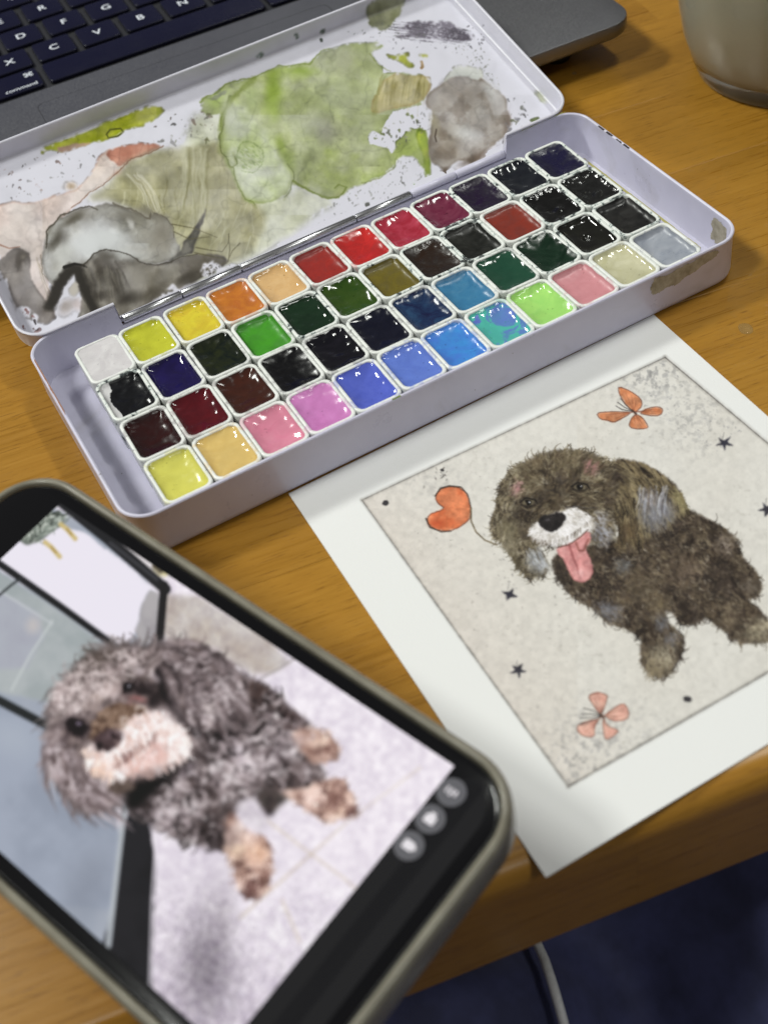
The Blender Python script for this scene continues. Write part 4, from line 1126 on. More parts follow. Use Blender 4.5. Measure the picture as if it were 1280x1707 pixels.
    dm = blur(np.clip(cv.poly(body, False) + cv.poly(skull, False) + cv.poly(earl, False) + cv.poly(ear, False), 0, 1), 5)
    dm = np.clip(dm * 1.6, 0, 1) * (0.45 + 0.5 * sstep(.35, .65, cv.n(30, 410, 3)))
    cv.c += (soft - cv.c) * dm[..., None]
    # muzzle
    muz = Z4((322, 520), (365, 475), (480, 425), (560, 398), (650, 440), (670, 510), (610, 560), (540, 590), (480, 604), (400, 590), (345, 565))
    cv.wash(muz, (230, 229, 220), (216, 213, 202), None, nseed=12, cell=12, soft=2.5, alpha=.95)
    cv.fur(muz, 700, ramp_dir((890, 890, 2.0), (930, 905, 1.6), (970, 880, 1.0), (950, 860, .3)), (5, 10), (.8, 1.4), [(190, 184, 170), (230, 228, 220), (240, 238, 232)], 65, .55, cell=6)
    cv.line(Z4((520, 400), (580, 395), (640, 405), (690, 400)), 3, (70, 66, 66), .6, w1=1, soft=2)
    cv.line(Z4((560, 380), (640, 385), (720, 370)), 2, (60, 52, 44), .6, w1=1, soft=2)
    for k in range(60):
        x = 880 + g.uniform(0, 98); y = 897 + 12 * math.sin((x - 880) / 96 * 3.1) - 22 * ((x - 880) / 96) ** 2
        cv.line([(x, y - 4), (x + g.normal(0, 1.5), y + g.uniform(2, 7))], 1.1, (104, 92, 76), .6, w1=.5)
    # nose
    nose = Z4((372, 468), (392, 445), (420, 438), (450, 440), (470, 428), (505, 425), (525, 450), (515, 480), (490, 505), (470, 528), (435, 535), (400, 515), (378, 492))
    cv.wash(nose, (32, 29, 28), (46, 42, 40), None, nseed=13, cell=6, soft=1.0)
    cv.spot(912, 866, 6, 2.6, (96, 92, 92), .6, .9)
    # eyes
    for x, y, rx, ry, rot in ((966, 811, 12, 6.5, -.1), (880, 837, 12, 7, -.2)):
        cv.spot(x, y, rx * 1.45, ry * 1.7, (40, 33, 27), .85, .7, rot)
        cv.spot(x, y, rx, ry, (128, 120, 94), .8, .45, rot)
        cv.spot(x, y, rx * .5, ry * .9, (20, 17, 15), .97, .35, rot)
        cv.spot(x + 2, y - 1.8, 1.9, 1.3, (226, 226, 220), .95, .4)
        cv.line([(x - rx * 1.2, y), (x - rx * .3, y - ry * 1.1), (x + rx, y - ry * .6), (x + rx * 1.3, y + 2)], 2.4, (24, 20, 17), .9)
        cv.line([(x - rx, y + 3), (x, y + ry * 1.1), (x + rx, y + 4)], 1.8, (36, 30, 24), .8)
        cv.line([(x - rx, y + 7), (x, y + ry * 1.9), (x + rx * 1.2, y + 8)], 1.4, (140, 130, 100), .6)
    # tongue
    ton = Z4((470, 615), (520, 600), (570, 580), (600, 555), (650, 525), (658, 570), (622, 620), (645, 670), (668, 720), (658, 770), (610, 800), (560, 792), (535, 740), (515, 680), (480, 650))
    cv.wash(ton, (206, 140, 134), (222, 162, 154), (160, 92, 88), nseed=14, cell=10, soft=.8, edgew=3)
    cv.line(Z4((540, 605), (560, 670), (582, 720), (588, 755)), 4, (138, 76, 74), .8, w1=1.5, soft=3)
    cv.line(Z4((575, 590), (590, 630), (615, 632), (640, 570)), 3, (140, 84, 72), .75, soft=2)
    cv.line(Z4((470, 612), (540, 598), (600, 558), (640, 525)), 2.4, (96, 72, 60), .7, jitter=1)
    cv.spot(968, 955, 6, 9, (238, 190, 182), .7, .9)
    pig = np.clip(np.abs(cv.c - np.array(PAPW)).sum(-1) / 200, 0, 1)
    cv.c *= (1 + pig * ((cv.n(9, 401, 4, .6) - .5) * .45 - .06))[..., None]
    return cv


# ------------------------------------------------------------------ materials of the place
def wood_material():
    mt = mat('varnished_wood', rough=0.34, spec=0.45)
    t = NT(mt)
    oi = t.n('ShaderNodeObjectInfo')
    off = t.n('ShaderNodeVectorMath', operation='SCALE')
    cmb = t.n('ShaderNodeCombineXYZ')
    for k in range(3):
        t.l(oi.outputs['Random'], cmb.inputs[k])
    t.l(cmb.outputs[0], off.inputs[0])
    off.inputs['Scale'].default_value = 37.0
    add = t.n('ShaderNodeVectorMath', operation='ADD')
    t.l(t.coords((1, 1, 1)), add.inputs[0])
    t.l(off.outputs[0], add.inputs[1])
    st = t.n('ShaderNodeMapping')
    st.inputs['Scale'].default_value = (7, 60, 60)
    t.l(add.outputs[0], st.inputs[0])
    wav = t.noise(st.outputs[0], 1.6, 5, 0.55, 1.1)
    st2 = t.n('ShaderNodeMapping')
    st2.inputs['Scale'].default_value = (22, 420, 420)
    t.l(add.outputs[0], st2.inputs[0])
    fine = t.noise(st2.outputs[0], 1.5, 4, 0.6)
    st3 = t.n('ShaderNodeMapping')
    st3.inputs['Scale'].default_value = (4, 9, 9)
    t.l(add.outputs[0], st3.inputs[0])
    big = t.noise(st3.outputs[0], 1.5, 2)
    c = t.ramp(wav, [(0.25, lin((126, 84, 22))), (0.45, lin((158, 112, 36))), (0.62, lin((168, 122, 44))), (0.8, lin((138, 94, 26)))])
    c = t.mix(0.55, c, t.ramp(fine, [(0.3, lin((126, 86, 24))), (0.5, lin((160, 114, 38))), (0.75, lin((172, 126, 48)))]))
    c = t.mix(0.3, c, t.ramp(big, [(0.3, lin((130, 88, 22))), (0.7, lin((176, 130, 50)))]))
    st4 = t.n('ShaderNodeMapping')
    st4.inputs['Scale'].default_value = (150, 2400, 2400)
    t.l(add.outputs[0], st4.inputs[0])
    pore = t.ramp(t.noise(st4.outputs[0], 1.0, 2, 0.5), [(0.60, (0, 0, 0)), (0.70, (0.55, 0.55, 0.55))])
    c = t.mix(pore, c, lin((92, 56, 14)))
    hs = t.n('ShaderNodeHueSaturation')
    mr = t.n('ShaderNodeMapRange')
    mr.inputs['To Min'].default_value = 0.9
    mr.inputs['To Max'].default_value = 1.06
    t.l(oi.outputs['Random'], mr.inputs[0])
    t.l(mr.outputs[0], hs.inputs['Value'])
    t.l(c, hs.inputs['Color'])
    t.l(hs.outputs[0], t.b.inputs['Base Color'])
    rr = t.n('ShaderNodeMapRange')
    rr.inputs['To Min'].default_value = 0.2
    rr.inputs['To Max'].default_value = 0.4
    t.l(fine, rr.inputs[0])
    t.l(rr.outputs[0], t.b.inputs['Roughness'])
    t.bump(fine, 0.12, 0.0004)
    return mt


def enamel_material():
    mt = mat('white_enamel', lin((214, 211, 228)) , 0.30, spec=0.5)
    t = NT(mt)
    n = t.noise(t.coords(), 60, 5, 0.6)
    c = t.ramp(n, [(0.35, (0.57, 0.555, 0.69)), (0.7, (0.63, 0.615, 0.745))])
    d = t.noise(t.coords(loc=(3, 1, 2)), 330, 3, 0.65)
    sp = t.ramp(d, [(0.735, (0, 0, 0)), (0.76, (1, 1, 1))])
    c = t.mix(sp, c, (0.12, 0.11, 0.12))
    sm = t.noise(t.coords(loc=(5, 2, 0)), 34, 5, 0.62, 0.6)
    c = t.mix(t.ramp(sm, [(0.54, (0, 0, 0)), (0.72, (0.38, 0.38, 0.38))]), c, (0.33, 0.31, 0.30))
    t.l(c, t.b.inputs['Base Color'])
    t.l(t.ramp(n, [(0.3, (0.25,) * 3), (0.7, (0.4,) * 3)]), t.b.inputs['Roughness'])
    return mt


M_WOOD = wood_material()
M_ENAMEL = enamel_material()
M_STEEL = mat('hinge_steel', (0.55, 0.55, 0.57), 0.25, 1.0)

# ------------------------------------------------------------------ floor and table
M_FLOOR = mat('dark_floor', (0.05, 0.045, 0.045), 0.7)
t_ = NT(M_FLOOR)
t_.l(t_.ramp(t_.noise(t_.coords(), 6, 5), [(0.3, (0.035, 0.03, 0.03)), (0.7, (0.07, 0.06, 0.06))]), t_.b.inputs['Base Color'])
v, f = loft([[(x, y, z) for x, y in rrect(-1200, 1200, -1200, 1200, 5, 2)] for z in (-760, -740)])
fl = mesh_obj('floor', v, f, M_FLOOR, smooth=False)
fl['kind'] = 'structure'

TA = math.atan2(-25.6, 154.8)                # the direction of the table's front edge
TE = np.array([15.3, -208.5])                # a point of that edge


def build_table():
    root = empty('wooden_table', (TE[0], TE[1], 0))
    root.rotation_euler = (0, 0, TA)
    tag(root, 'varnished orange-brown wooden table with rounded front edge under the paint tin', 'table')
    rnd = random.Random(5)
    thick = 40.0
    y = 0.0
    row = 0
    while y < 620:
        w = 62 if row == 0 else rnd.choice((46, 52, 58, 64))
        x = -640 - rnd.uniform(0, 150)
        while x < 720:
            L = rnd.uniform(260, 420)
            x1 = min(x + L, 760)
            g = 0.015
            if row == 0:
                r = 7.0
                prof = [(y + w - g, -thick)] + [(y + 2 + 0.0, -thick), (y, -thick + 2)]
                prof += [(y + r - r * math.cos(a), -r + r * math.sin(a)) for a in [math.radians(90 * k / 7) for k in range(8)]]
                prof += [(y + w - g - 0.08, 0.0), (y + w - g, -0.08)]
            else:
                prof = [(y + g, -thick), (y + g, -0.08), (y + g + 0.08, 0.0), (y + w - g - 0.08, 0.0), (y + w - g, -0.08), (y + w - g, -thick)]
                prof = prof[::-1] if False else prof
            cx, cy = (x + x1) / 2, y + w / 2
            rings = []
            for xx, ins in ((x + g, 0.07), (x + g + 0.07, 0.0), (x1 - g - 0.07, 0.0), (x1 - g, 0.07)):
                rings.append([(xx - cx, p[0] - cy + (ins if p[0] < cy else -ins) * (0 if row == 0 else 1), p[1] - (ins if p[1] > -1 else 0)) for p in prof])
            vv, ff = loft(rings)
            o = mesh_obj('board', vv, ff, M_WOOD, root, smooth=False, loc=(cx, cy, 0))
            bm = bmesh.new(); bm.from_mesh(o.data)
            bmesh.ops.recalc_face_normals(bm, faces=bm.faces[:])
            bm.to_mesh(o.data); bm.free()
            if row == 0:
                o.data.polygons.foreach_set('use_smooth', [len(p.vertices) == 4 for p in o.data.polygons])
                o.data.set_sharp_from_angle(angle=math.radians(35))
            x = x1
        y += w
        row += 1
    for lx in (-600, 690):
        for ly in (70, 560):
            vv, ff = loft([[(px, py, z) for px, py in rrect(lx - 30, lx + 30, ly - 30, ly + 30, 4, 3)] for z in (-740, -40.0)])
            mesh_obj('leg', vv, ff, M_WOOD, root, smooth=False)
    return root


build_table()

# ------------------------------------------------------------------ paint tin
X0, X1, Y0, Y1, RIM, RC = -19.6, 190.2, -72.6, 21.0, 17.2, 9.0
CUT0, CUT1 = 12.0, 161.0                     # the stretch of the back wall that is cut down for the hinge
TILT = math.radians(12.8)
HY, HZ = 22.3, 11.2                          # hinge line


def perimeter(x0, x1, y0, y1, r, inset, fine, cut=None):
    """outline points with a fixed parametrisation so that inset rings line up"""
    pts = rrect(x0 + inset, x1 - inset, y0 + inset, y1 - inset, max(r - inset, 0.6), 10)
    out = []
    n = len(pts)
    for i in range(n):
        a, b = pts[i], pts[(i + 1) % n]
        seg = i % 11 == 10
        out.append(a)
        if seg:
            k = int(fine[(i // 11) % 4])
            # sides after the corners: top (y1), left, bottom, right
            for j in range(1, k):
                out.append((a[0] + (b[0] - a[0]) * j / k, a[1] + (b[1] - a[1]) * j / k))
            if (i // 11) == 0 and cut is not None:
                pass
    return out


def cut_positions(ring, c0, c1, y1, tol=3.0):
    """snap back-wall points around the cut ends so that the drop is sharp"""
    return [(c0 < x < c1) and (y > y1 - tol) for x, y in ring]


def build_tin():
    root = empty('paint_tin', ((X0 + X1) / 2, (Y0 + Y1) / 2, 0))
    tag(root, 'open white metal watercolour tin with stained hinged mixing lid and rows of pans', 'paint tin')
    ox, oy = (X0 + X1) / 2, (Y0 + Y1) / 2
    fine = (210, 30, 80, 30)
    low = HZ - 2.2
    prof = [(3.0, 0.0), (1.2, 0.35), (0.3, 1.6), (0.0, 3.0), (0.0, RIM - 1.2), (-0.25, RIM - 0.9), (-0.35, RIM - 0.45), (-0.1, RIM - 0.08), (0.35, RIM), (0.75, RIM - 0.25), (0.85, RIM - 0.8), (0.8, RIM - 1.6), (0.8, 3.4), (1.2, 2.0), (2.6, 1.4)]
    rings = []
    for ins, z in prof:
        ring = perimeter(X0, X1, Y0, Y1, RC, ins, fine)
        flags = cut_positions(ring, CUT0, CUT1, Y1)
        rr = []
        for (x, y), c in zip(ring, flags):
            zz = z
            if c and z > low:
                zz = low - (RIM - z) * 0.05
            rr.append((x - ox, y - oy, zz))
        rings.append(rr)
    v, f = loft(rings)
    tray = mesh_obj('tray', v, f, M_ENAMEL, root)
    tray.data.set_sharp_from_angle(angle=math.radians(40))
    # tan smear on the outside of the front wall, ochre seam stain
    M_SM = mat('dried_smear', lin((166, 158, 136)), 0.5)
    t = NT(M_SM)
    t.l(t.ramp(t.noise(t.coords(), 260, 4, 0.6), [(0.35, lin((140, 132, 112))), (0.65, lin((182, 174, 156)))]), t.b.inputs['Base Color'])

    def smear(name, fn, nu, nv, mtl, seed):
        P = np.zeros((nv, nu, 3)); keep = np.zeros((nv, nu), bool)
        ns = fbm((nv, nu), 9, seed, 4)
        for i in range(nv):
            for j in range(nu):
                a, b = j / (nu - 1), i / (nv - 1)
                P[i, j] = np.array(fn(a, b)) - np.array((ox, oy, 0))
                d = max(abs(a - .5) * 2, abs(b - .5) * 2)
                keep[i, j] = d + (ns[i, j] - .5) * 0.7 < 0.86
        return grid_mesh(name, P, mtl, root, keep=keep)
    smear('paint_stain', lambda a, b: (153 + 28 * a, Y0 - 0.08, 16.0 - (7.5 - 5.0 * a ** 2) * (1 - b)), 70, 26, M_SM, 4)
    smear('paint_stain', lambda a, b: (X1 - 0.92, -66 + 9 * a, 5 + 11 * b), 40, 40, M_SM, 6)
    M_OC = mat('ochre_stain', lin((172, 164, 96)), 0.5)
    smear('paint_stain', lambda a, b: (X1 - 2.4 - 1.0 * b, -64 + 78 * a, 1.46 + 0.35 * (1 - b)), 120, 10, M_OC, 8)
    M_YG = mat('yellow_green_stain', lin((176, 180, 70)), 0.5)
    smear('paint_stain', lambda a, b: (166 + 22 * a, Y1 - 0.1 - 0.55 * b, RIM + 0.03 - 0.05 * b), 60, 8, M_YG, 9)
    M_GR = mat('green_drop', lin((110, 128, 40)), 0.4)
    smear('paint_stain', lambda a, b: (63 + 4 * a, Y0 - 0.42 + 0.9 * b, RIM + 0.02), 14, 10, M_GR, 13)
    M_PK = mat('dark_chip', lin((54, 48, 52)), 0.5)
    for k, (x, y) in enumerate(((189.6, 4.0), (189.6, -1.0), (189.6, -6.5), (189.65, -11))):
        smear('rim_chip', lambda a, b, x=x, y=y: (x - 0.5 + 0.9 * a, y - 2 + 4 * b, RIM + 0.03), 12, 16, M_PK, 30 + k)
    M_RU = mat('brown_rim_stain', lin((150, 108, 88)), 0.5)
    smear('rim_stain', lambda a, b: (X0 + 0.15 + 0.6 * b, -22 + 36 * a, RIM + 0.03), 80, 8, M_RU, 44)
    # hinge: a steel rod in three rolled knuckles
    hx = (CUT0 + CUT1) / 2
    breaks = [CUT0 + 0.6, 34, 56, 100, 122, 140, CUT1 - 0.8]
    for a, b in zip(breaks[:-1], breaks[1:]):
        v, f = tube([(x - ox, HY - 1.2 - oy, HZ - 0.6) for x in (a + 0.18, a + 0.4, b - 0.4, b - 0.18)], [1.15, 1.35, 1.35, 1.15], 14)
        mesh_obj('hinge_knuckle', v, f, M_STEEL if b < 130 else M_ENAMEL, root)
    v, f = tube([(x - ox, HY - 1.2 - oy, HZ - 0.6) for x in (CUT0, CUT1)], 0.7, 10)
    mesh_obj('hinge_pin', v, f, M_STEEL, root)

    # lid: local frame (x, along the floor, normal to it)
    cs, sn = math.cos(TILT), math.sin(TILT)

    def lid_pt(x, a, w):
        return np.array([x, HY + a * cs - w * sn, HZ + a * sn + w * cs])
    LV0, LV1, LH = -0.4, 88.0, 7.6
    LX1 = X1 - 1.0
    cv = paint_lid()
    M_LID = attr_mat('lid_enamel_with_washes', 0.32, (900, 0.05, 0.0003))
    t = NT(M_LID)
    ring_fine = (300, 40, 300, 120)
    lp = [(3.0, -0.9), (1.0, -0.7), (0.2, 0.2), (0.0, 1.2), (0.0, LH - 1.0), (-0.25, LH - 0.7), (-0.3, LH - 0.3), (0.0, LH), (0.45, LH), (0.75, LH - 0.3), (0.8, LH - 0.9)] + [(0.85, LH - 0.9 - (LH - 2.2) * k / 8) for k in range(1, 9)] + [(1.05, 0.7), (1.45, 0.25), (2.1, 0.02), (3.2, -0.02)]
    rings, cols = [], []
    for q, (ins, w) in enumerate(lp):
        ring = perimeter(X0, LX1, LV0, LV1, RC, ins, ring_fine)
        flags = [(CUT0 < x < CUT1) and (a < LV0 + 3.0) for x, a in ring]
        rr, cc = [], []
        for (x, a), c in zip(ring, flags):
            ww = min(w, 0.0) if c else w
            p = lid_pt(x, a, ww)
            rr.append(p - np.array((ox, oy, 0)))
            inner = q >= 9
            if inner and (a > LV1 - 4 or (x > LX1 - 4 and a > 8)):
                cc.append(p)
            else:
                cc.append(None)
        rings.append(rr); cols.append(cc)
    v, f = loft(rings, True, False)
    base = albedo(np.array(LIDW, float), LIDW, 0.66) * np.array([0.96, 0.945, 1.075])
    C = np.tile(base, (len(v), 1))
    flat = [p for r in cols for p in r]
    ids = [i for i, p in enumerate(flat) if p is not None]
    uv = project(np.array([flat[i] for i in ids]))
    C[ids] = albedo(cv.sample(uv), LIDW, 0.66) * np.array([0.96, 0.945, 1.075])
    lid = mesh_obj('lid', v, f, M_LID, root)
    lid.data.set_sharp_from_angle(angle=math.radians(50))
    set_colors(lid.data, C)
    # the floor of the lid, the mixing surface
    st = 0.3
    xs = np.arange(X0 + 2.6, LX1 - 2.6 + st, st)
    vs = np.arange(LV0 + 0.8, LV1 - 2.6 + st, st)
    XX, VV = np.meshgrid(xs, vs)
    wob = (fbm(XX.shape, 90, 5, 3) - 0.5) * 0.35
    P = np.stack([XX, HY + VV * cs - wob * sn, HZ + VV * sn + wob * cs], -1) + np.array([0, -0.03 * sn, 0.03 * cs])
    col = albedo(cv.sample(project(P)), LIDW, 0.66) * np.array([0.96, 0.945, 1.075])
    # dried paint has a little body
    lum = col.mean(-1)
    P = P + ((0.45 - np.clip(lum, 0, 0.45)) * 0.06)[..., None] * np.array([0, -sn, cs])
    rr = RC - 2.6
    cxm, cym = np.clip(XX, X0 + RC, LX1 - RC), np.clip(VV, LV0 + RC, LV1 - RC)
    keep = np.hypot(XX - cxm, VV - cym) < rr + 0.7
    keep |= (VV < LV0 + RC) & (XX > CUT0 - 2) & (XX < CUT1 + 2)
    grid_mesh('mixing_surface', P - np.array((ox, oy, 0)), M_LID, lid, col, keep)
    return root


TIN = build_tin()

# ------------------------------------------------------------------ the 48 half pans
PW, PD, PH, PTOP = 15.12, 20.0, 13.6, 15.7
CP, RP = 15.3, 20.244


def pan_plastic():
    mt = mat('white_pan_plastic', (0.74, 0.75, 0.72), 0.35, Subsurface_Weight=0.0)
    t = NT(mt)
    oi = t.n('ShaderNodeObjectInfo')
    add = t.n('ShaderNodeVectorMath', operation='ADD')
    cmb = t.n('ShaderNodeCombineXYZ')
    t.l(oi.outputs['Random'], cmb.inputs[0]); t.l(oi.outputs['Random'], cmb.inputs[1])
    t.l(t.coords(), add.inputs[0]); t.l(cmb.outputs[0], add.inputs[1])
    n = t.noise(add.outputs[0], 90, 3)
    c = t.ramp(n, [(0.3, (0.70, 0.72, 0.69)), (0.7, (0.80, 0.81, 0.79))])
    d = t.noise(add.outputs[0], 520, 3, 0.6)
    k = t.ramp(d, [(0.66, (0, 0, 0)), (0.70, (1, 1, 1))])
    c = t.mix(k, c, t.mix(0.75, c, (0.06, 0.07, 0.07)))
    d2 = t.noise(add.outputs[0], 210, 4, 0.65, 0.5)
    k2 = t.ramp(d2, [(0.52, (0, 0, 0)), (0.60, (0.75, 0.75, 0.75))])
    t.l(t.mix(k2, c, oi.outputs['Color']), t.b.inputs['Base Color'])
    return mt


def pan_plastic_dirty():
    mt = mat('stained_pan_plastic', (0.7, 0.7, 0.68), 0.3)
    t = NT(mt)
    oi = t.n('ShaderNodeObjectInfo')
    add = t.n('ShaderNodeVectorMath', operation='ADD')
    cmb = t.n('ShaderNodeCombineXYZ')
    t.l(oi.outputs['Random'], cmb.inputs[0]); t.l(oi.outputs['Random'], cmb.inputs[1])
    t.l(t.coords(), add.inputs[0]); t.l(cmb.outputs[0], add.inputs[1])
    d = t.noise(add.outputs[0], 330, 4, 0.65)
    c = t.ramp(d, [(0.50, (0.76, 0.78, 0.75)), (0.57, (0.5, 0.56, 0.54)), (0.60, (0.06, 0.07, 0.07)), (0.8, (0.02, 0.02, 0.025))])
    t.l(c, t.b.inputs['Base Color'])
    return mt


M_PAN, M_PAN_D = pan_plastic(), pan_plastic_dirty()


def pan_mesh(name, mt):
    rings = []
    hw, hd = PW / 2, PD / 2
    for ins, z, r in ((1.3, 0, 1.4), (0.9, 0.3, 1.8), (0.0, PH - 0.6, 2.6), (0.05, PH - 0.2, 2.6), (0.25, PH, 2.5), (0.8, PH, 2.2), (1.05, PH - 0.15, 2.0), (1.12, PH - 0.6, 2.0), (1.35, PH - 4.0, 1.8), (2.2, PH - 5.4, 1.2)):
        rings.append([(x, y, z) for x, y in rrect(-hw + ins, hw - ins, -hd + ins, hd - ins, r, 6)])
    v, f = loft(rings)
    o = mesh_obj(name, v, f, mt)
    me = o.data
    bpy.data.objects.remove(o)
    return me


ME_PAN, ME_PAN_D = pan_mesh('pan_clean', M_PAN), pan_mesh('pan_stained', M_PAN_D)

# colour, second colour, wetness style, plain name; row by row from the hinge to the front, white end first
PANS = [
    [((226, 222, 224), (206, 200, 204), 'full', 'white'), ((206, 208, 18), (190, 190, 10), 'wet', 'lemon yellow'), ((232, 214, 10), (214, 180, 8), 'wet', 'warm yellow'), ((216, 128, 14), (184, 92, 10), 'wet', 'orange'), ((222, 176, 112), (232, 192, 134), 'wet', 'peach'), ((164, 34, 22), (140, 24, 16), 'mat', 'brick scarlet'),
     ((206, 22, 18), (170, 12, 12), 'wet', 'bright red'), ((164, 16, 44), (196, 60, 86), 'wet', 'crimson'), ((104, 18, 54), (134, 60, 84), 'wet', 'plum magenta'), ((34, 14, 50), (24, 18, 34), 'gran', 'dark purple'), ((22, 24, 34), (40, 44, 50), 'wet', 'blue-black'), ((22, 18, 58), (16, 14, 40), 'gran', 'midnight indigo')],
    [((14, 14, 18), (20, 22, 26), 'smear', 'black with a white smear'), ((30, 20, 84), (24, 16, 62), 'wet', 'deep ultramarine'), ((14, 24, 22), (44, 50, 18), 'wet', 'black-green with olive film'), ((66, 158, 22), (54, 138, 14), 'mat', 'grass green'), ((20, 44, 28), (28, 56, 34), 'wet', 'bottle green'), ((44, 74, 16), (56, 80, 20), 'wet', 'olive green'),
     ((118, 104, 18), (92, 80, 14), 'mat', 'green ochre'), ((44, 28, 18), (30, 20, 16), 'gran', 'dark sepia'), ((20, 22, 18), (32, 32, 26), 'mat', 'charcoal'), ((146, 46, 26), (112, 36, 26), 'mat', 'rust red'), ((18, 18, 18), (30, 30, 30), 'lump', 'soot black'), ((22, 22, 22), (38, 38, 38), 'lump', 'bubbled black')],
    [((50, 16, 16), (36, 12, 14), 'wet', 'oxblood brown'), ((98, 14, 26), (72, 10, 22), 'wet', 'wine red'), ((74, 34, 22), (54, 28, 22), 'wet', 'chestnut brown'), ((10, 10, 14), (16, 16, 18), 'wet', 'pitch black'), ((14, 14, 22), (22, 20, 30), 'wet', 'ink black'), ((14, 16, 34), (20, 22, 40), 'wet', 'blackish navy'),
     ((18, 24, 66), (30, 70, 110), 'wet', 'navy with turquoise edge'), ((42, 118, 164), (52, 130, 172), 'mat', 'cerulean blue'), ((26, 72, 54), (34, 80, 60), 'wet', 'viridian'), ((10, 38, 24), (16, 48, 30), 'wet', 'deep forest green'), ((24, 24, 22), (36, 36, 30), 'hole', 'black with a pitted centre'), ((20, 20, 20), (34, 32, 30), 'mat', 'lamp black')],
    [((226, 222, 92), (214, 208, 76), 'wet', 'pale yellow'), ((234, 200, 116), (224, 184, 92), 'wet', 'naples yellow'), ((232, 142, 168), (222, 120, 152), 'wet', 'candy pink'), ((218, 132, 204), (204, 112, 186), 'wet', 'orchid pink'), ((86, 104, 214), (72, 90, 200), 'wet', 'violet blue'), ((98, 130, 224), (86, 116, 214), 'wet', 'periwinkle'),
     ((60, 122, 222), (34, 146, 226), 'wet', 'sky blue'), ((72, 196, 178), (96, 108, 214), 'swirl', 'turquoise with violet swirl'), ((166, 232, 112), (188, 244, 120), 'wet', 'mint green'), ((214, 142, 150), (204, 128, 136), 'mat', 'dusty rose'), ((196, 192, 150), (216, 212, 180), 'wet', 'sand beige'), ((150, 156, 170), (174, 178, 188), 'mat', 'pale grey')]]
DARK_RIM = {(0, 8), (0, 9), (0, 10), (0, 11), (1, 0), (1, 7), (1, 8), (1, 10), (1, 11), (2, 10), (1, 4), (2, 9), (2, 11), (1, 6)}


def paint_material(c0, c1, style, seed):
    mt = mat('watercolour_cake', rough=0.16, spec=0.5)
    t = NT(mt)
    vec = t.coords(loc=(seed * 0.37, seed * 0.11, 0))
    n = t.noise(vec, 150 if style != 'swirl' else 90, 4, 0.6, 1.2)
    a, b = albedo(np.array(c0, float), (232, 232, 232), 0.72), albedo(np.array(c1, float), (232, 232, 232), 0.72)
    a, b = a + (a.mean() - a) * 0.10, b + (b.mean() - b) * 0.10
    lo, hi = (0.50, 0.56) if style == 'swirl' else (0.35, 0.7)
    c = t.ramp(n, [(lo, tuple(a)), (hi, tuple(b))])
    n3 = t.noise(vec, 60, 3, 0.5, 0.4)
    c = t.mix(t.ramp(n3, [(0.35, (0, 0, 0)), (0.7, (0.55, 0.55, 0.55))]), c, tuple(np.clip(a * 0.62 + b * 0.08, 0, 1)))
    sp = t.noise(vec, 900, 2, 0.5)
    c = t.mix(t.ramp(sp, [(0.68, (0, 0, 0)), (0.74, (0.6, 0.6, 0.6))]), c, tuple(a * 0.45))
    if style == 'smear':
        v2 = t.noise(t.coords(loc=(2.0, 0.7, 0)), 110, 3, 0.5, 0.8)
        xyz = t.n('ShaderNodeSeparateXYZ')
        t.l(t.coords(), xyz.inputs[0])
        mr = t.n('ShaderNodeMapRange')
        mr.inputs['From Min'].default_value = -0.0055
        mr.inputs['From Max'].default_value = -0.001
        mr.inputs['To Min'].default_value = 0.34
        mr.inputs['To Max'].default_value = -0.3
        t.l(xyz.outputs[0], mr.inputs[0])
        ad = t.n('ShaderNodeMath', operation='ADD')
        t.l(v2, ad.inputs[0]); t.l(mr.outputs[0], ad.inputs[1])
        c = t.mix(t.ramp(ad.outputs[0], [(0.66, (0, 0, 0)), (0.70, (1, 1, 1))]), c, (0.62, 0.61, 0.62))
    t.l(c, t.b.inputs['Base Color'])
    rough = {'mat': (0.25, 0.5), 'gran': (0.2, 0.5)}.get(style, [(0.06, 0.2), (0.1, 0.34), (0.05, 0.14)][seed % 3])
    t.l(t.ramp(n, [(0.3, (rough[0],) * 3), (0.7, (rough[1],) * 3)]), t.b.inputs['Roughness'])
    h = t.noise(vec, 420 if style in ('gran', 'lump') else 170, 3, 0.5)
    t.bump(h, 0.45 if style in ('gran', 'lump') else 0.13, 0.0006)
    return mt


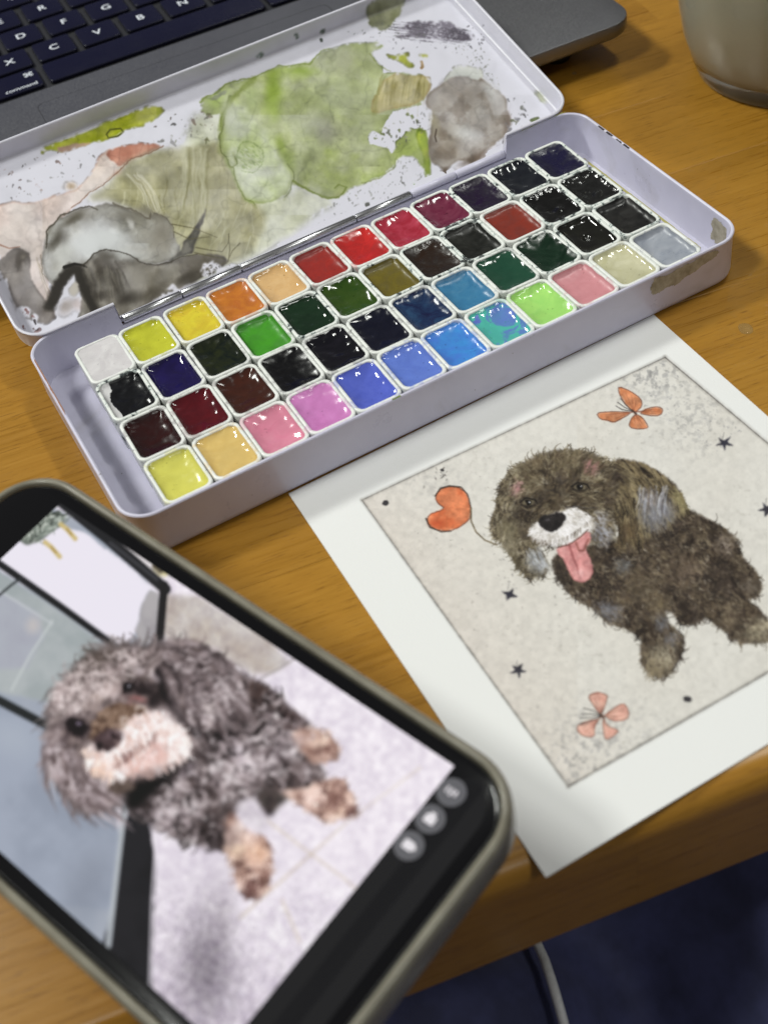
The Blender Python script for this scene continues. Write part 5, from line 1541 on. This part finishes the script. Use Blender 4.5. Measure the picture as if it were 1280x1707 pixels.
def paint_mesh(style, seed, mt):
    g = random.Random(seed)
    nu, nv = 26, 33
    hw, hd = PW / 2 - 0.9, PD / 2 - 0.9
    P = np.zeros((nv, nu, 3))
    full = style == 'full'
    lvl = PH - (0.25 if full else g.uniform(1.6, 2.3))
    ax, ay = g.uniform(-1.2, 1.2), g.uniform(-1.5, 1.5)
    dep = g.uniform(0.05, 0.5) if not full else -0.15
    men = g.uniform(0.9, 2.3) if style != 'mat' else g.uniform(0.6, 1.3)
    for i in range(nv):
        for j in range(nu):
            a, b = -1 + 2 * j / (nu - 1), -1 + 2 * i / (nv - 1)
            # rounded square map
            x, y = a * hw, b * hd
            rx, ry = max(abs(x) - (hw - 1.9), 0), max(abs(y) - (hd - 1.9), 0)
            rr = math.hypot(rx, ry)
            if rr > 1.9:
                k = 1.9 / rr
                x = math.copysign(hw - 1.9 + rx * k, x); y = math.copysign(hd - 1.9 + ry * k, y)
            e = min(hw - abs(a * hw), hd - abs(b * hd)) * (1 + 0.5 * mnoise.noise(Vector((x * 0.22 + seed, y * 0.22, seed * 1.7))))
            z = lvl - dep * math.exp(-((x - ax) / 5.2) ** 2 - ((y - ay) / 6.5) ** 2)
            z += (PH - 0.2 - lvl) * math.exp(-e / men)
            nz = mnoise.noise(Vector((x * 0.35 + seed * 3.1, y * 0.35, seed)))
            nz2 = mnoise.noise(Vector((x * 0.9 + seed, y * 0.9, seed * 2)))
            z += nz * 0.24 + nz2 * (0.08 if style not in ('lump', 'gran') else 0.2)
            if style == 'lump':
                z += 0.9 * math.exp(-((x - 1) ** 2 + (y + 3) ** 2) / 3) - 0.7 * math.exp(-((x + 1) ** 2 + (y + 1) ** 2) / 3)
            if style == 'hole':
                z -= 1.6 * math.exp(-((x - 0.3) ** 2 + (y - .4) ** 2) / 1.1)
            P[i, j] = (x, y, min(z, PH - 0.12))
    return P


def build_pans():
    N = [[p[3] for p in r] for r in PANS]
    rowname = ('hinge-side row', 'second row', 'third row', 'front row')
    for j, row in enumerate(PANS):
        for i, (c0, c1, style, name) in enumerate(row):
            g = random.Random(i * 31 + j)
            loc = (i * CP + g.uniform(-0.12, 0.12), -j * RP + g.uniform(-0.15, 0.15), PTOP - PH + g.uniform(-0.15, 0.15))
            root = empty('half_pan', loc)
            root.rotation_euler = (0, 0, math.radians(g.uniform(-0.9, 0.9)))
            if i == 0:
                nb = 'ending the %s beside %s' % (rowname[j], N[j][1].split(' with')[0])
            elif i == 11:
                nb = 'ending the %s beside %s' % (rowname[j], N[j][10].split(' with')[0])
            else:
                nb = 'between %s and %s' % (N[j][i - 1].split(' with')[0], N[j][i + 1].split(' with')[0])
            tag(root, '%s half pan %s' % (name, nb), 'paint pan', 'watercolour half pans in the tin')
            cup = bpy.data.objects.new('pan', ME_PAN_D if (j, i) in DARK_RIM else ME_PAN)
            link(cup, root)
            cup.color = (*(albedo(np.array(c0, float), (232, 232, 232), 0.7) * 0.5 + 0.35), 1)
            mt = paint_material(c0, c1, style, i * 7 + j * 3 + 1)
            P = paint_mesh(style, i * 5 + j * 61 + 2, mt)
            grid_mesh('paint', P, mt, root)


build_pans()

# ------------------------------------------------------------------ etching on thick white paper
def build_print():
    cv = paint_print()
    M = attr_mat('etching_paper', 0.8, (1500, 0.25, 0.0003), spec=0.2)
    # paper corners from the photograph, on the table
    A, B = np.array([26.6, -72.3]), np.array([23.2, -212.5])          # left edge
    w = np.array([156.4, -71.6]) - A
    wl = np.hypot(*w); ux = w / wl
    uy = np.array([ux[1], -ux[0]])
    H = 140.5
    st = 0.23
    a = np.arange(0, wl + st, st); b = np.arange(0, H + st, st)
    AA, BB = np.meshgrid(a, b)
    X = A[0] + AA * ux[0] + BB * (B - A)[0] / H
    Y = A[1] + AA * ux[1] + BB * (B - A)[1] / H
    T = 0.45
    # plate mark: the plate area is pressed in
    uv = project(np.stack([X, Y, 0 * X + T], -1))
    inn = np.ones(X.shape)
    plate = np.array([(603, 833), (1108, 595), (1549, 965), (947, 1311)], float)
    sd = np.full(X.shape, 1e9)
    for p, q in zip(plate, np.roll(plate, -1, 0)):
        d = (q - p) / np.hypot(*(q - p))
        sd = np.minimum(sd, (uv[..., 0] - p[0]) * -d[1] + (uv[..., 1] - p[1]) * d[0])
    inn = sstep(-4, 1, sd)
    Z = T - 0.16 * inn + (fbm(X.shape, 120, 3, 2) - 0.5) * 0.15
    P = np.stack([X, Y, Z], -1)
    col = np.empty(P.shape)
    inside = cv.sample(uv)
    col[:] = PAPW
    k = (sd > -6)
    col[k] = inside[k]
    C = albedo(col, PAPW, 0.75)
    org = np.array([*(A + (B - A) / 2 + w / 2), 0])
    root = empty('etching_print', org)
    tag(root, 'hand-coloured etching of a shaggy dog with tongue out, on thick white paper', 'art print')
    grid_mesh('sheet_face', P - org, M, root, C)
    # edge and back of the sheet
    n = P.shape
    ringi = [(0, j) for j in range(n[1])] + [(i, n[1] - 1) for i in range(1, n[0])] + [(n[0] - 1, j) for j in range(n[1] - 2, -1, -1)] + [(i, 0) for i in range(n[0] - 2, 0, -1)]
    ringi = ringi[::4]
    top = [tuple(P[i] - org) for i in ringi]
    bot = [(p[0], p[1], 0.02) for p in top]
    v, f = loft([bot, top], True, False)
    MP = mat('paper_edge', tuple(albedo(np.array(PAPW, float), PAPW, 0.8)), 0.8)
    t = NT(MP)
    t.l(t.ramp(t.noise(t.coords(), 400, 3), [(0.3, (0.70, 0.72, 0.66)), (0.7, (0.8, 0.81, 0.76))]), t.b.inputs['Base Color'])
    mesh_obj('sheet_back', v, f, MP, root, smooth=False)


build_print()

# ------------------------------------------------------------------ laptop
def build_laptop():
    th = -0.06208
    kx, ky, ph, pv = 32.83, 200.65, 19.267, 19.034
    ZT = 18.0
    root = empty('laptop', (kx, ky, 0))
    root.rotation_euler = (0, 0, th)
    tag(root, 'dark grey metal laptop with black keyboard behind the paint tin', 'laptop')
    M_AL = mat('space_grey_aluminium', (0.2, 0.2, 0.215), 0.42, 0.85)
    t = NT(M_AL)
    t.l(t.ramp(t.noise(t.coords(), 1400, 2), [(0.3, (0.36,) * 3), (0.7, (0.5,) * 3)]), t.b.inputs['Roughness'])
    t.l(t.ramp(t.noise(t.coords(), 30, 3), [(0.3, (0.19, 0.19, 0.205)), (0.7, (0.23, 0.23, 0.245))]), t.b.inputs['Base Color'])
    M_KEY = mat('black_key', (0.008, 0.008, 0.02), 0.28, spec=0.25)
    t = NT(M_KEY)
    t.l(t.ramp(t.noise(t.coords(which='Object'), 90, 3), [(0.3, (0.2,) * 3), (0.7, (0.38,) * 3)]), t.b.inputs['Roughness'])
    M_WELL = mat('black_keyboard_well', (0.012, 0.012, 0.015), 0.6)
    M_LEG = mat('white_key_legend', (0.75, 0.78, 0.85), 0.5)
    xl, xr, yf, yb = -95, 219.0, -131.0, 96
    R = 11
    # hollow base with a keyboard well
    wx0, wx1, wy0, wy1 = -88, 213, -31.2, 92
    rings = []
    for ins, z in ((24, 2.4), (16, 4.0), (8, 7.6), (1.6, 11.6), (0.3, 12.8), (0.0, 13.6), (0.0, ZT - 0.6), (0.2, ZT - 0.15), (0.7, ZT)):
        rings.append([(x, y, z) for x, y in rrect(xl + ins, xr - ins, yf + ins, yb - ins, max(R - ins, 1.5), 8)])
    rings.append([(x, y, ZT) for x, y in rrect(wx0, wx1, wy0, wy1, 1.5, 8)])
    rings.append([(x, y, ZT - 1.7) for x, y in rrect(wx0 + .1, wx1 - .1, wy0 + .1, wy1 - .1, 1.5, 8)])
    v, f = loft(rings)
    body = mesh_obj('base', v, f, M_AL, root)
    body.data.set_sharp_from_angle(angle=math.radians(38))
    v, f = loft([[(x, y, z) for x, y in rrect(wx0 + .15, wx1 - .15, wy0 + .15, wy1 - .15, 1.5, 4)] for z in (ZT - 1.75, ZT - 1.6)])
    mesh_obj('keyboard_well', v, f, M_WELL, root, smooth=False)
    # trackpad with a hair-line gap
    v, f = loft([[(x, y, z) for x, y in rrect(0.7, 126, -126, -41.5, 3, 6)] for z in (ZT - 0.2, ZT + 0.02)])
    mesh_obj('trackpad', v, f, M_AL, root, smooth=False)
    v, f = loft([[(x, y, ZT + 0.012) for x, y in rrect(0.45, 126.25, -126.25, -41.25, 3, 6)], [(x, y, ZT + 0.014) for x, y in rrect(0.7, 126, -126, -41.5, 3, 6)]], False, False)
    mesh_obj('trackpad_gap', v, f, M_WELL, root, smooth=False)
    for fx, fy in ((-70, -110), (195, -110), (-70, 75), (195, 75)):
        v, f = loft([[(fx + r * math.cos(a), fy + r * math.sin(a), z) for a in [math.tau * k / 16 for k in range(16)]] for r, z in ((5, 0), (6, 1.5), (6, 3.2))])
        mesh_obj('rubber_foot', v, f, M_WELL, root)

    def key(cx, cy, w, h, legend=None, size=4.6, off=(0, 0), extra=None):
        rr = []
        for ins, z, r in ((0, ZT - 1.6, 1.5), (0, ZT - 0.15, 1.5), (0.12, ZT + 0.02, 1.4), (0.5, ZT + 0.06, 1.2)):
            rr.append([(x, y, z) for x, y in rrect(-w / 2 + ins, w / 2 - ins, -h / 2 + ins, h / 2 - ins, r, 4)])
        v, f = loft(rr)
        k = mesh_obj('key', v, f, M_KEY, root, loc=(cx, cy, 0))
        for txt, sz, o in ([(legend, size, off)] if legend else []) + (extra or []):
            cu = bpy.data.curves.new('legend', 'FONT')
            cu.body = txt
            cu.size = sz * S * 1.32
            cu.align_x = 'CENTER'; cu.align_y = 'CENTER'
            cu.extrude = 0.00001
            cu.offset = 0.00003 if sz > 4 else 0.0
            to = bpy.data.objects.new('legend', cu)
            COL.objects.link(to)
            dg = bpy.context.evaluated_depsgraph_get()
            me = bpy.data.meshes.new_from_object(to.evaluated_get(dg))
            bpy.data.objects.remove(to)
            me.materials.clear(); me.materials.append(M_LEG)
            lo = bpy.data.objects.new('legend', me)
            link(lo, k)
            lo.location = (o[0] * S, o[1] * S, (ZT + 0.09) * S)
        return k
    kw, kh = ph - 2.9, pv - 2.9
    rows = {0: (-1, 'Z X C V B N M , . /'.split(), 0.0), 1: (-1.5, 'A S D F G H J K L ;'.split(), 0.0), 2: (-1.75, 'Q W E R T Y U I O P'.split(), 0.0), 3: (-2.25, '1 2 3 4 5 6 7 8 9 0'.split(), 0.0)}
    for r, (s0, chars, _) in rows.items():
        for k, ch in enumerate(chars):
            cx = (s0 + k) * ph
            if cx < -70 or cx > 205:
                continue
            key(cx, r * pv, kw, kh, ch)
    for k in range(12):
        key((-2.6 + k * 1.03) * ph + 8, 4 * pv - 2, kw, kh - 3, None)
    key(-1.6 - 1.0, -pv, 1.23 * ph - 2.9, kh, None, extra=[('command', 2.6, (1.6, -5.0)), ('\u2318', 3.6, (6.6, 3.4))])
    key((10.6 + 105) / 2, -pv, 105 - 10.6, kh)
    key(107.6 + 10.4, -pv, 1.23 * ph - 2.9, kh)
    key(107.6 + 20.8 + 2.9 + 8.2, -pv, kw, kh)
    key(-1.6 - 1.0 - 1.12 * ph - 1.2, -pv, kw, kh)
    key(-1.6 - 1.0 - 2.12 * ph - 1.2, -pv, kw, kh)
    # display, standing open behind the keyboard and out of view
    hy, ang = yb - 3, math.radians(112)
    def dp(x, d, w):
        return (x, hy - math.cos(ang) * -d * -1 * -1 if False else hy - d * math.cos(ang) , ZT + 2 + d * math.sin(ang) + 0 * w)
    M_SCR = mat('lit_display', (0.01, 0.01, 0.01), 0.3)
    b = M_SCR.node_tree.nodes['Principled BSDF']
    b.inputs['Emission Color'].default_value = (0.25, 0.3, 1.0, 1)
    b.inputs['Emission Strength'].default_value = 0.09
    dv = np.array([0, -math.cos(ang), math.sin(ang)]); dn = np.array([0, math.sin(ang), math.cos(ang)])
    def slab(x0, x1, d0, d1, w0, w1, r):
        out = []
        for wv in (w0, w1):
            out.append([tuple(np.array([x, hy, ZT + 1.5]) + dv * d + dn * wv) for x, d in rrect(x0, x1, d0, d1, r, 6)])
        return loft(out)
    v, f = slab(xl, xr, 0, 215, 0, 4.5, 9)
    dsp = mesh_obj('display', v, f, M_AL, root, smooth=False)
    v, f = slab(xl + 6, xr - 6, 10, 208, -0.15, -0.02, 3)
    mesh_obj('screen', v, f, M_SCR, dsp, smooth=False)
    return root


build_laptop()

# ------------------------------------------------------------------ telephone held over the table edge
def rodrigues(w):
    return Matrix.Rotation(Vector(w).length, 3, Vector(w).normalized())


def build_phone():
    root = empty('smartphone', (-33.77, -83.47, 45.23))
    Rm = rodrigues((0.100579786, -0.0174450768, -1.19940079))
    root.rotation_euler = Rm.to_euler()
    R3 = np.array(Rm); org = np.array([-33.77, -83.47, 45.23])
    tag(root, 'black smartphone in clear grey case showing a snapshot of a curly grey dog', 'smartphone')
    gx0, gx1, gy0, gy1 = -14.0, 139.5, -73.0, 3.0
    M_CASE = mat('clear_grey_case', (0.30, 0.28, 0.22), 0.22, Transmission_Weight=0.35, IOR=1.45)
    t = NT(M_CASE)
    t.l(t.ramp(t.noise(t.coords(), 120, 4), [(0.3, (0.24, 0.22, 0.17)), (0.7, (0.36, 0.34, 0.27))]), t.b.inputs['Base Color'])
    M_GLASS = mat('black_glass', (0.004, 0.004, 0.005), 0.10, spec=0.35)
    M_FRAME = mat('dark_metal_frame', (0.06, 0.06, 0.06), 0.3, 0.9)
    r = 12.5
    rings = []
    for out, z in ((-3, -11.6), (1.2, -11.2), (2.6, -10), (3.1, -8), (3.1, -2.0), (2.9, -0.6), (2.5, 0.25), (1.9, 0.7), (1.2, 0.75), (0.8, 0.4), (0.75, -0.6)):
        rings.append([(x, y, z) for x, y in rrect(gx0 - out, gx1 + out, gy0 - out, gy1 + out, r + out, 10)])
    for out, z in ((0.7, -8.8), (-3, -9.2)):
        rings.append([(x, y, z) for x, y in rrect(gx0 - out, gx1 + out, gy0 - out, gy1 + out, r + out, 10)])
    v, f = loft(rings)
    mesh_obj('case', v, f, M_CASE, root)
    rings = []
    for out, z in ((-1.5, -8.7), (0.3, -8.0), (0.6, -6), (0.6, -1.6), (0.3, -0.35), (0.0, -0.25)):
        rings.append([(x, y, z) for x, y in rrect(gx0 - out, gx1 + out, gy0 - out, gy1 + out, r + out, 10)])
    v, f = loft(rings)
    mesh_obj('frame', v, f, M_FRAME, root)
    rings = []
    for out, z in ((0.0, -0.4), (0.0, -0.15), (-0.5, 0.0)):
        rings.append([(x, y, z) for x, y in rrect(gx0 - out, gx1 + out, gy0 - out, gy1 + out, r + out, 10)])
    v, f = loft(rings)
    scr = mesh_obj('screen', v, f, M_GLASS, root)
    scr.data.set_sharp_from_angle(angle=math.radians(40))
    # the lit picture
    cv = paint_screen()
    W, L = 70.0, 70.0 * 16 / 9
    st = 0.3
    a = np.linspace(0, L, int(L / st) + 1); b = np.linspace(0, -W, int(W / st) + 1)
    BB, AA = np.meshgrid(b, a)
    P = np.stack([AA, BB, 0 * AA + 0.06], -1)
    wpt = P @ R3.T + org
    C = lin(cv.sample(project(wpt)))
    M_PIC = attr_mat('lit_photograph', 0.12, emit=1.0, spec=0.3)
    grid_mesh('displayed_photo', P, M_PIC, scr, C, smooth=False)
    # viewer tool bar with three round buttons
    def emis(name, col, k):
        mt = mat(name, (0.005, 0.005, 0.005), 0.08)
        bb = mt.node_tree.nodes['Principled BSDF']
        bb.inputs['Emission Color'].default_value = (*lin(col), 1)
        bb.inputs['Emission Strength'].default_value = k
        return mt
    M_BTN, M_GLY = emis('grey_button_pixels', (104, 104, 108), 0.9), emis('white_glyph_pixels', (238, 234, 238), 0.95)
    M_BAR = emis('dark_toolbar_reflection', (30, 30, 32), 0.8)  # black bar; its grey glow is a glass reflection put into the emission
    v, f = loft([[(x, y, z) for x, y in rrect(L + 0.05, 136.5, -70, 0.0, 8, 8)] for z in (0.01, 0.045)])
    mesh_obj('toolbar', v, f, M_BAR, scr, smooth=False)
    for k, y in enumerate((-4.9, -11.9, -18.8)):
        circ = [[(127.5 + 3.1 * math.cos(q), y + 3.1 * math.sin(q), z) for q in [math.tau * j / 28 for j in range(28)]] for z in (0.05, 0.09)]
        v, f = loft(circ)
        bt = mesh_obj('round_button', v, f, M_BTN, scr, smooth=False)
        shapes = ([[(-1.3, -.9, -.7, .9), (-.3, .2, -.9, .9), (.7, 1.2, -.5, .9)], [(-1.2, 1.2, -1.1, .8), (-.6, .6, .8, 1.5)], [(-1.3, 1.0, -1.0, 1.0), (1.0, 1.6, -.5, .5)]])[k]
        vv, ff = [], []
        for x0, x1, y0, y1 in shapes:
            v2, f2 = loft([[(127.5 + px, y + py, z) for px, py in rrect(x0, x1, y0, y1, .22, 3)] for z in (0.1, 0.13)])
            ff += [tuple(i + len(vv) for i in q) for q in f2]; vv += v2
        gl = mesh_obj('glyph', vv, ff, M_GLY, root, smooth=False)
        gl.parent = bt
    # side buttons of the frame
    for x0, x1 in ((28, 40), (46, 58)):
        v, f = loft([[(x, yy, z) for x, z in rrect(x0, x1, -6, -3.2, 1.2, 4)] for yy in (gy0 - 3.7, gy0 - 3.0)])
        mesh_obj('side_button', v, f, M_CASE, root, smooth=False)
    return root


build_phone()

# ------------------------------------------------------------------ jar of rinse water
def build_jar():
    cx, cy = 286.0, 17.5
    root = empty('water_jar', (cx, cy, 0))
    tag(root, 'clear glass jar of cloudy beige rinse water standing on the table', 'jar')
    M_G = mat('jar_glass', (0.93, 0.97, 0.93), 0.02, Transmission_Weight=1.0, IOR=1.48)
    M_W = mat('cloudy_water', lin((190, 182, 164)), 0.35)
    t = NT(M_W)
    t.l(t.ramp(t.noise(t.coords((1, 1, 0.35)), 22, 3, 0.5, 0.6), [(0.3, lin((190, 182, 160))), (0.7, lin((206, 199, 182)))]), t.b.inputs['Base Color'])

    def lathe(prof, n=72):
        return loft([[(r * math.cos(math.tau * k / n), r * math.sin(math.tau * k / n), z) for k in range(n)] for r, z in prof])
    v, f = lathe([(26, 1.2), (31, 0.2), (34, 0.0), (35.6, 1.2), (36.4, 3.5), (38.2, 8), (41.5, 18), (43.4, 30), (44, 42), (44, 88), (42, 94), (42, 104), (41, 105.5), (39.6, 104.5), (39.4, 94), (41.4, 87), (41.4, 42), (40.8, 30), (38.8, 19), (35.6, 11), (32, 7.6), (24, 6.4)])
    mesh_obj('glass', v, f, M_G, root)
    v, f = lathe([(20, 6.1), (32.2, 7.3), (35.9, 10.9), (39.1, 19), (41.1, 30), (41.7, 42), (41.7, 78), (41.2, 78.4), (38, 78.2)])
    mesh_obj('rinse_water', v, f, M_W, root)


build_jar()

# ------------------------------------------------------------------ water drops on the varnish
M_DROP = mat('water', (0.5, 0.35, 0.15), 0.03, IOR=1.33, Alpha=0.22)
for (u, w, r, lab) in ((1242, 548, 2.2, 'clear water drop on the wood beside the paper edge'), (957, 122, 1.0, 'tiny clear water drop on the wood beside the laptop corner')):
    p = at(u, w, 0)
    n = 20
    v, f = loft([[(rr * r * math.cos(math.tau * k / n) * (1 + .12 * math.sin(2 * math.tau * k / n)), rr * r * 1.25 * math.sin(math.tau * k / n), z * r) for k in range(n)] for rr, z in ((1.0, 0.0), (0.97, 0.02), (0.82, 0.09), (0.55, 0.15), (0.2, 0.17))])
    d = mesh_obj('water_drop', v, f, M_DROP, loc=(p[0], p[1], 0.01))
    tag(d, lab, 'water drop')

# ------------------------------------------------------------------ the sitter's lap in navy trousers, and a cord
def build_person():
    root = empty('person', (40, -330, -760 + 20))
    tag(root, 'person in dark navy trousers sitting at the table edge, only the lap showing', 'person')
    M = mat('navy_cloth', (0.012, 0.014, 0.045), 0.75, Sheen_Weight=0.25)
    t = NT(M)
    t.l(t.ramp(t.noise(t.coords(), 60, 3, 0.6), [(0.35, (0.030, 0.034, 0.095)), (0.65, (0.055, 0.062, 0.17))]), t.b.inputs['Base Color'])
    t.bump(t.noise(t.coords(), 700, 2), 0.12, 0.0004)
    org = np.array([40, -330, -740.])
    nu, nv = 170, 190
    xs = np.linspace(-190, 300, nu); ys = np.linspace(-90, -520, nv)
    XX, YY = np.meshgrid(xs, ys)

    def thigh(cx, slope, top):
        c = cx + slope * (YY + 200)
        d = np.clip(np.abs(XX - c) / 98, 0, 1)
        return top + 88 * (np.sqrt(1 - d ** 2) - 1)
    a, b = thigh(-45, 0.22, -66), thigh(140, -0.10, -64)
    Z = np.maximum(a, b)
    Z = np.maximum(Z, -150 + 0 * Z)
    Z = blur(Z, 2)
    # folds of cloth running across the thighs
    f1 = fbm(Z.shape, 26, 5, 3)
    ph = (XX * 0.055 + YY * 0.035 + f1 * 7)
    Z += 17 * (1 - np.abs(np.sin(ph))) ** 2 * fbm(Z.shape, 40, 9, 2) * 1.6
    ph2 = (XX * 0.02 - YY * 0.05 + f1 * 5)
    Z += 14 * (1 - np.abs(np.sin(ph2))) ** 2.2 * fbm(Z.shape, 50, 19, 2) * 1.5
    Z = blur(Z, 3)
    P = np.stack([XX, YY, Z], -1) - org
    # close the volume under the lap
    ri = [(0, j) for j in range(nu)] + [(i, nu - 1) for i in range(1, nv)] + [(nv - 1, j) for j in range(nu - 2, -1, -1)] + [(i, 0) for i in range(nv - 2, 0, -1)]
    grid_mesh('trousers', P, M, root)
    return P, org


LAP, LAPO = build_person()
PERSON = bpy.data.objects['person']



def lap_z(x, y):
    xs = np.linspace(-190, 300, 170); ys = np.linspace(-90, -520, 190)
    i = np.argmin(abs(ys - y)); j = np.argmin(abs(xs - x))
    return LAP[max(i - 2, 0):i + 3, max(j - 2, 0):j + 3, 2].max() + LAPO[2]


M_CORD = mat('white_cord', (0.8, 0.8, 0.8), 0.5)
t_ = NT(M_CORD)
t_.l(t_.ramp(t_.noise(t_.coords(), 800, 2), [(0.3, (0.74, 0.74, 0.75)), (0.7, (0.85, 0.85, 0.86))]), t_.b.inputs['Base Color'])
pts = []
for (u, w) in ((868, 1530), (890, 1562), (908, 1602), (922, 1645), (935, 1690), (948, 1740), (955, 1800), (958, 1880)):
    p = at(u, w, -64)
    for _ in range(6):
        p = at(u, w, lap_z(p[0], p[1]) + 1.4)
    pts.append(tuple(p))
v, f = tube(pts, 1.35, 12)
cord = mesh_obj('cord', v, f, M_CORD)
tag(cord, 'thin white cord lying over the dark navy trousers below the table', 'cord')


# ------------------------------------------------------------------ the sitter's hand under the telephone
def build_hand():
    Rm = np.array(rodrigues((0.100579786, -0.0174450768, -1.19940079)))
    org = np.array([-33.77, -83.47, 45.23])
    V, E, Rd = [], [], []

    def add(p, r, parent=None):
        V.append((Rm @ np.array(p, float) + org) * S); Rd.append(r * S)
        if parent is not None:
            E.append((parent, len(V) - 1))
        return len(V) - 1
    palm = add((112, -50, -27), 13)
    w = add((146, -78, -36), 15, palm)
    f1 = add((190, -100, -50), 21, w)
    add((250, -120, -70), 27, f1)
    for dy, L, rr in ((-68, (94, 72, 50, 36), 7.2), (-54, (90, 62, 38, 20), 8.0), (-40, (90, 60, 34, 14), 8.2), (-26, (93, 66, 42, 24), 7.8)):
        k = add((L[0], -50 + (dy + 47) * 0.8, -24), 10.5, palm)
        for x, q in zip(L[1:], (1.0, .92, .82)):
            k = add((x, dy, -11.4 - rr * q + 0.4), rr * q, k)
    k = add((120, -30, -26), 11, palm)
    k = add((108, -14, -22), 9, k)
    add((94, -6, -19.5), 7.6, k)
    me = bpy.data.meshes.new('hand')
    me.from_pydata([tuple(p) for p in V], E, [])
    o = bpy.data.objects.new('hand', me)
    COL.objects.link(o)
    sk = o.modifiers.new('Skin', 'SKIN')
    for i, d in enumerate(me.skin_vertices[0].data):
        d.radius = (Rd[i], Rd[i]); d.use_root = (i == 0)
    sb = o.modifiers.new('Sub', 'SUBSURF'); sb.levels = 2; sb.render_levels = 2
    dg = bpy.context.evaluated_depsgraph_get()
    nm = bpy.data.meshes.new_from_object(o.evaluated_get(dg))
    bpy.data.objects.remove(o)
    M = mat('skin', (0.55, 0.34, 0.25), 0.5, Subsurface_Weight=0.15)
    t = NT(M)
    t.l(t.ramp(t.noise(t.coords(), 120, 4), [(0.3, (0.50, 0.29, 0.21)), (0.7, (0.60, 0.38, 0.29))]), t.b.inputs['Base Color'])
    nm.materials.clear(); nm.materials.append(M)
    nm.polygons.foreach_set('use_smooth', [True] * len(nm.polygons))
    h = bpy.data.objects.new('hand', nm)
    COL.objects.link(h)
    h.parent = PERSON
    h.matrix_parent_inverse = Matrix.Translation(PERSON.location).inverted()
    h['label'] = 'bare hand held flat under the phone'


build_hand()
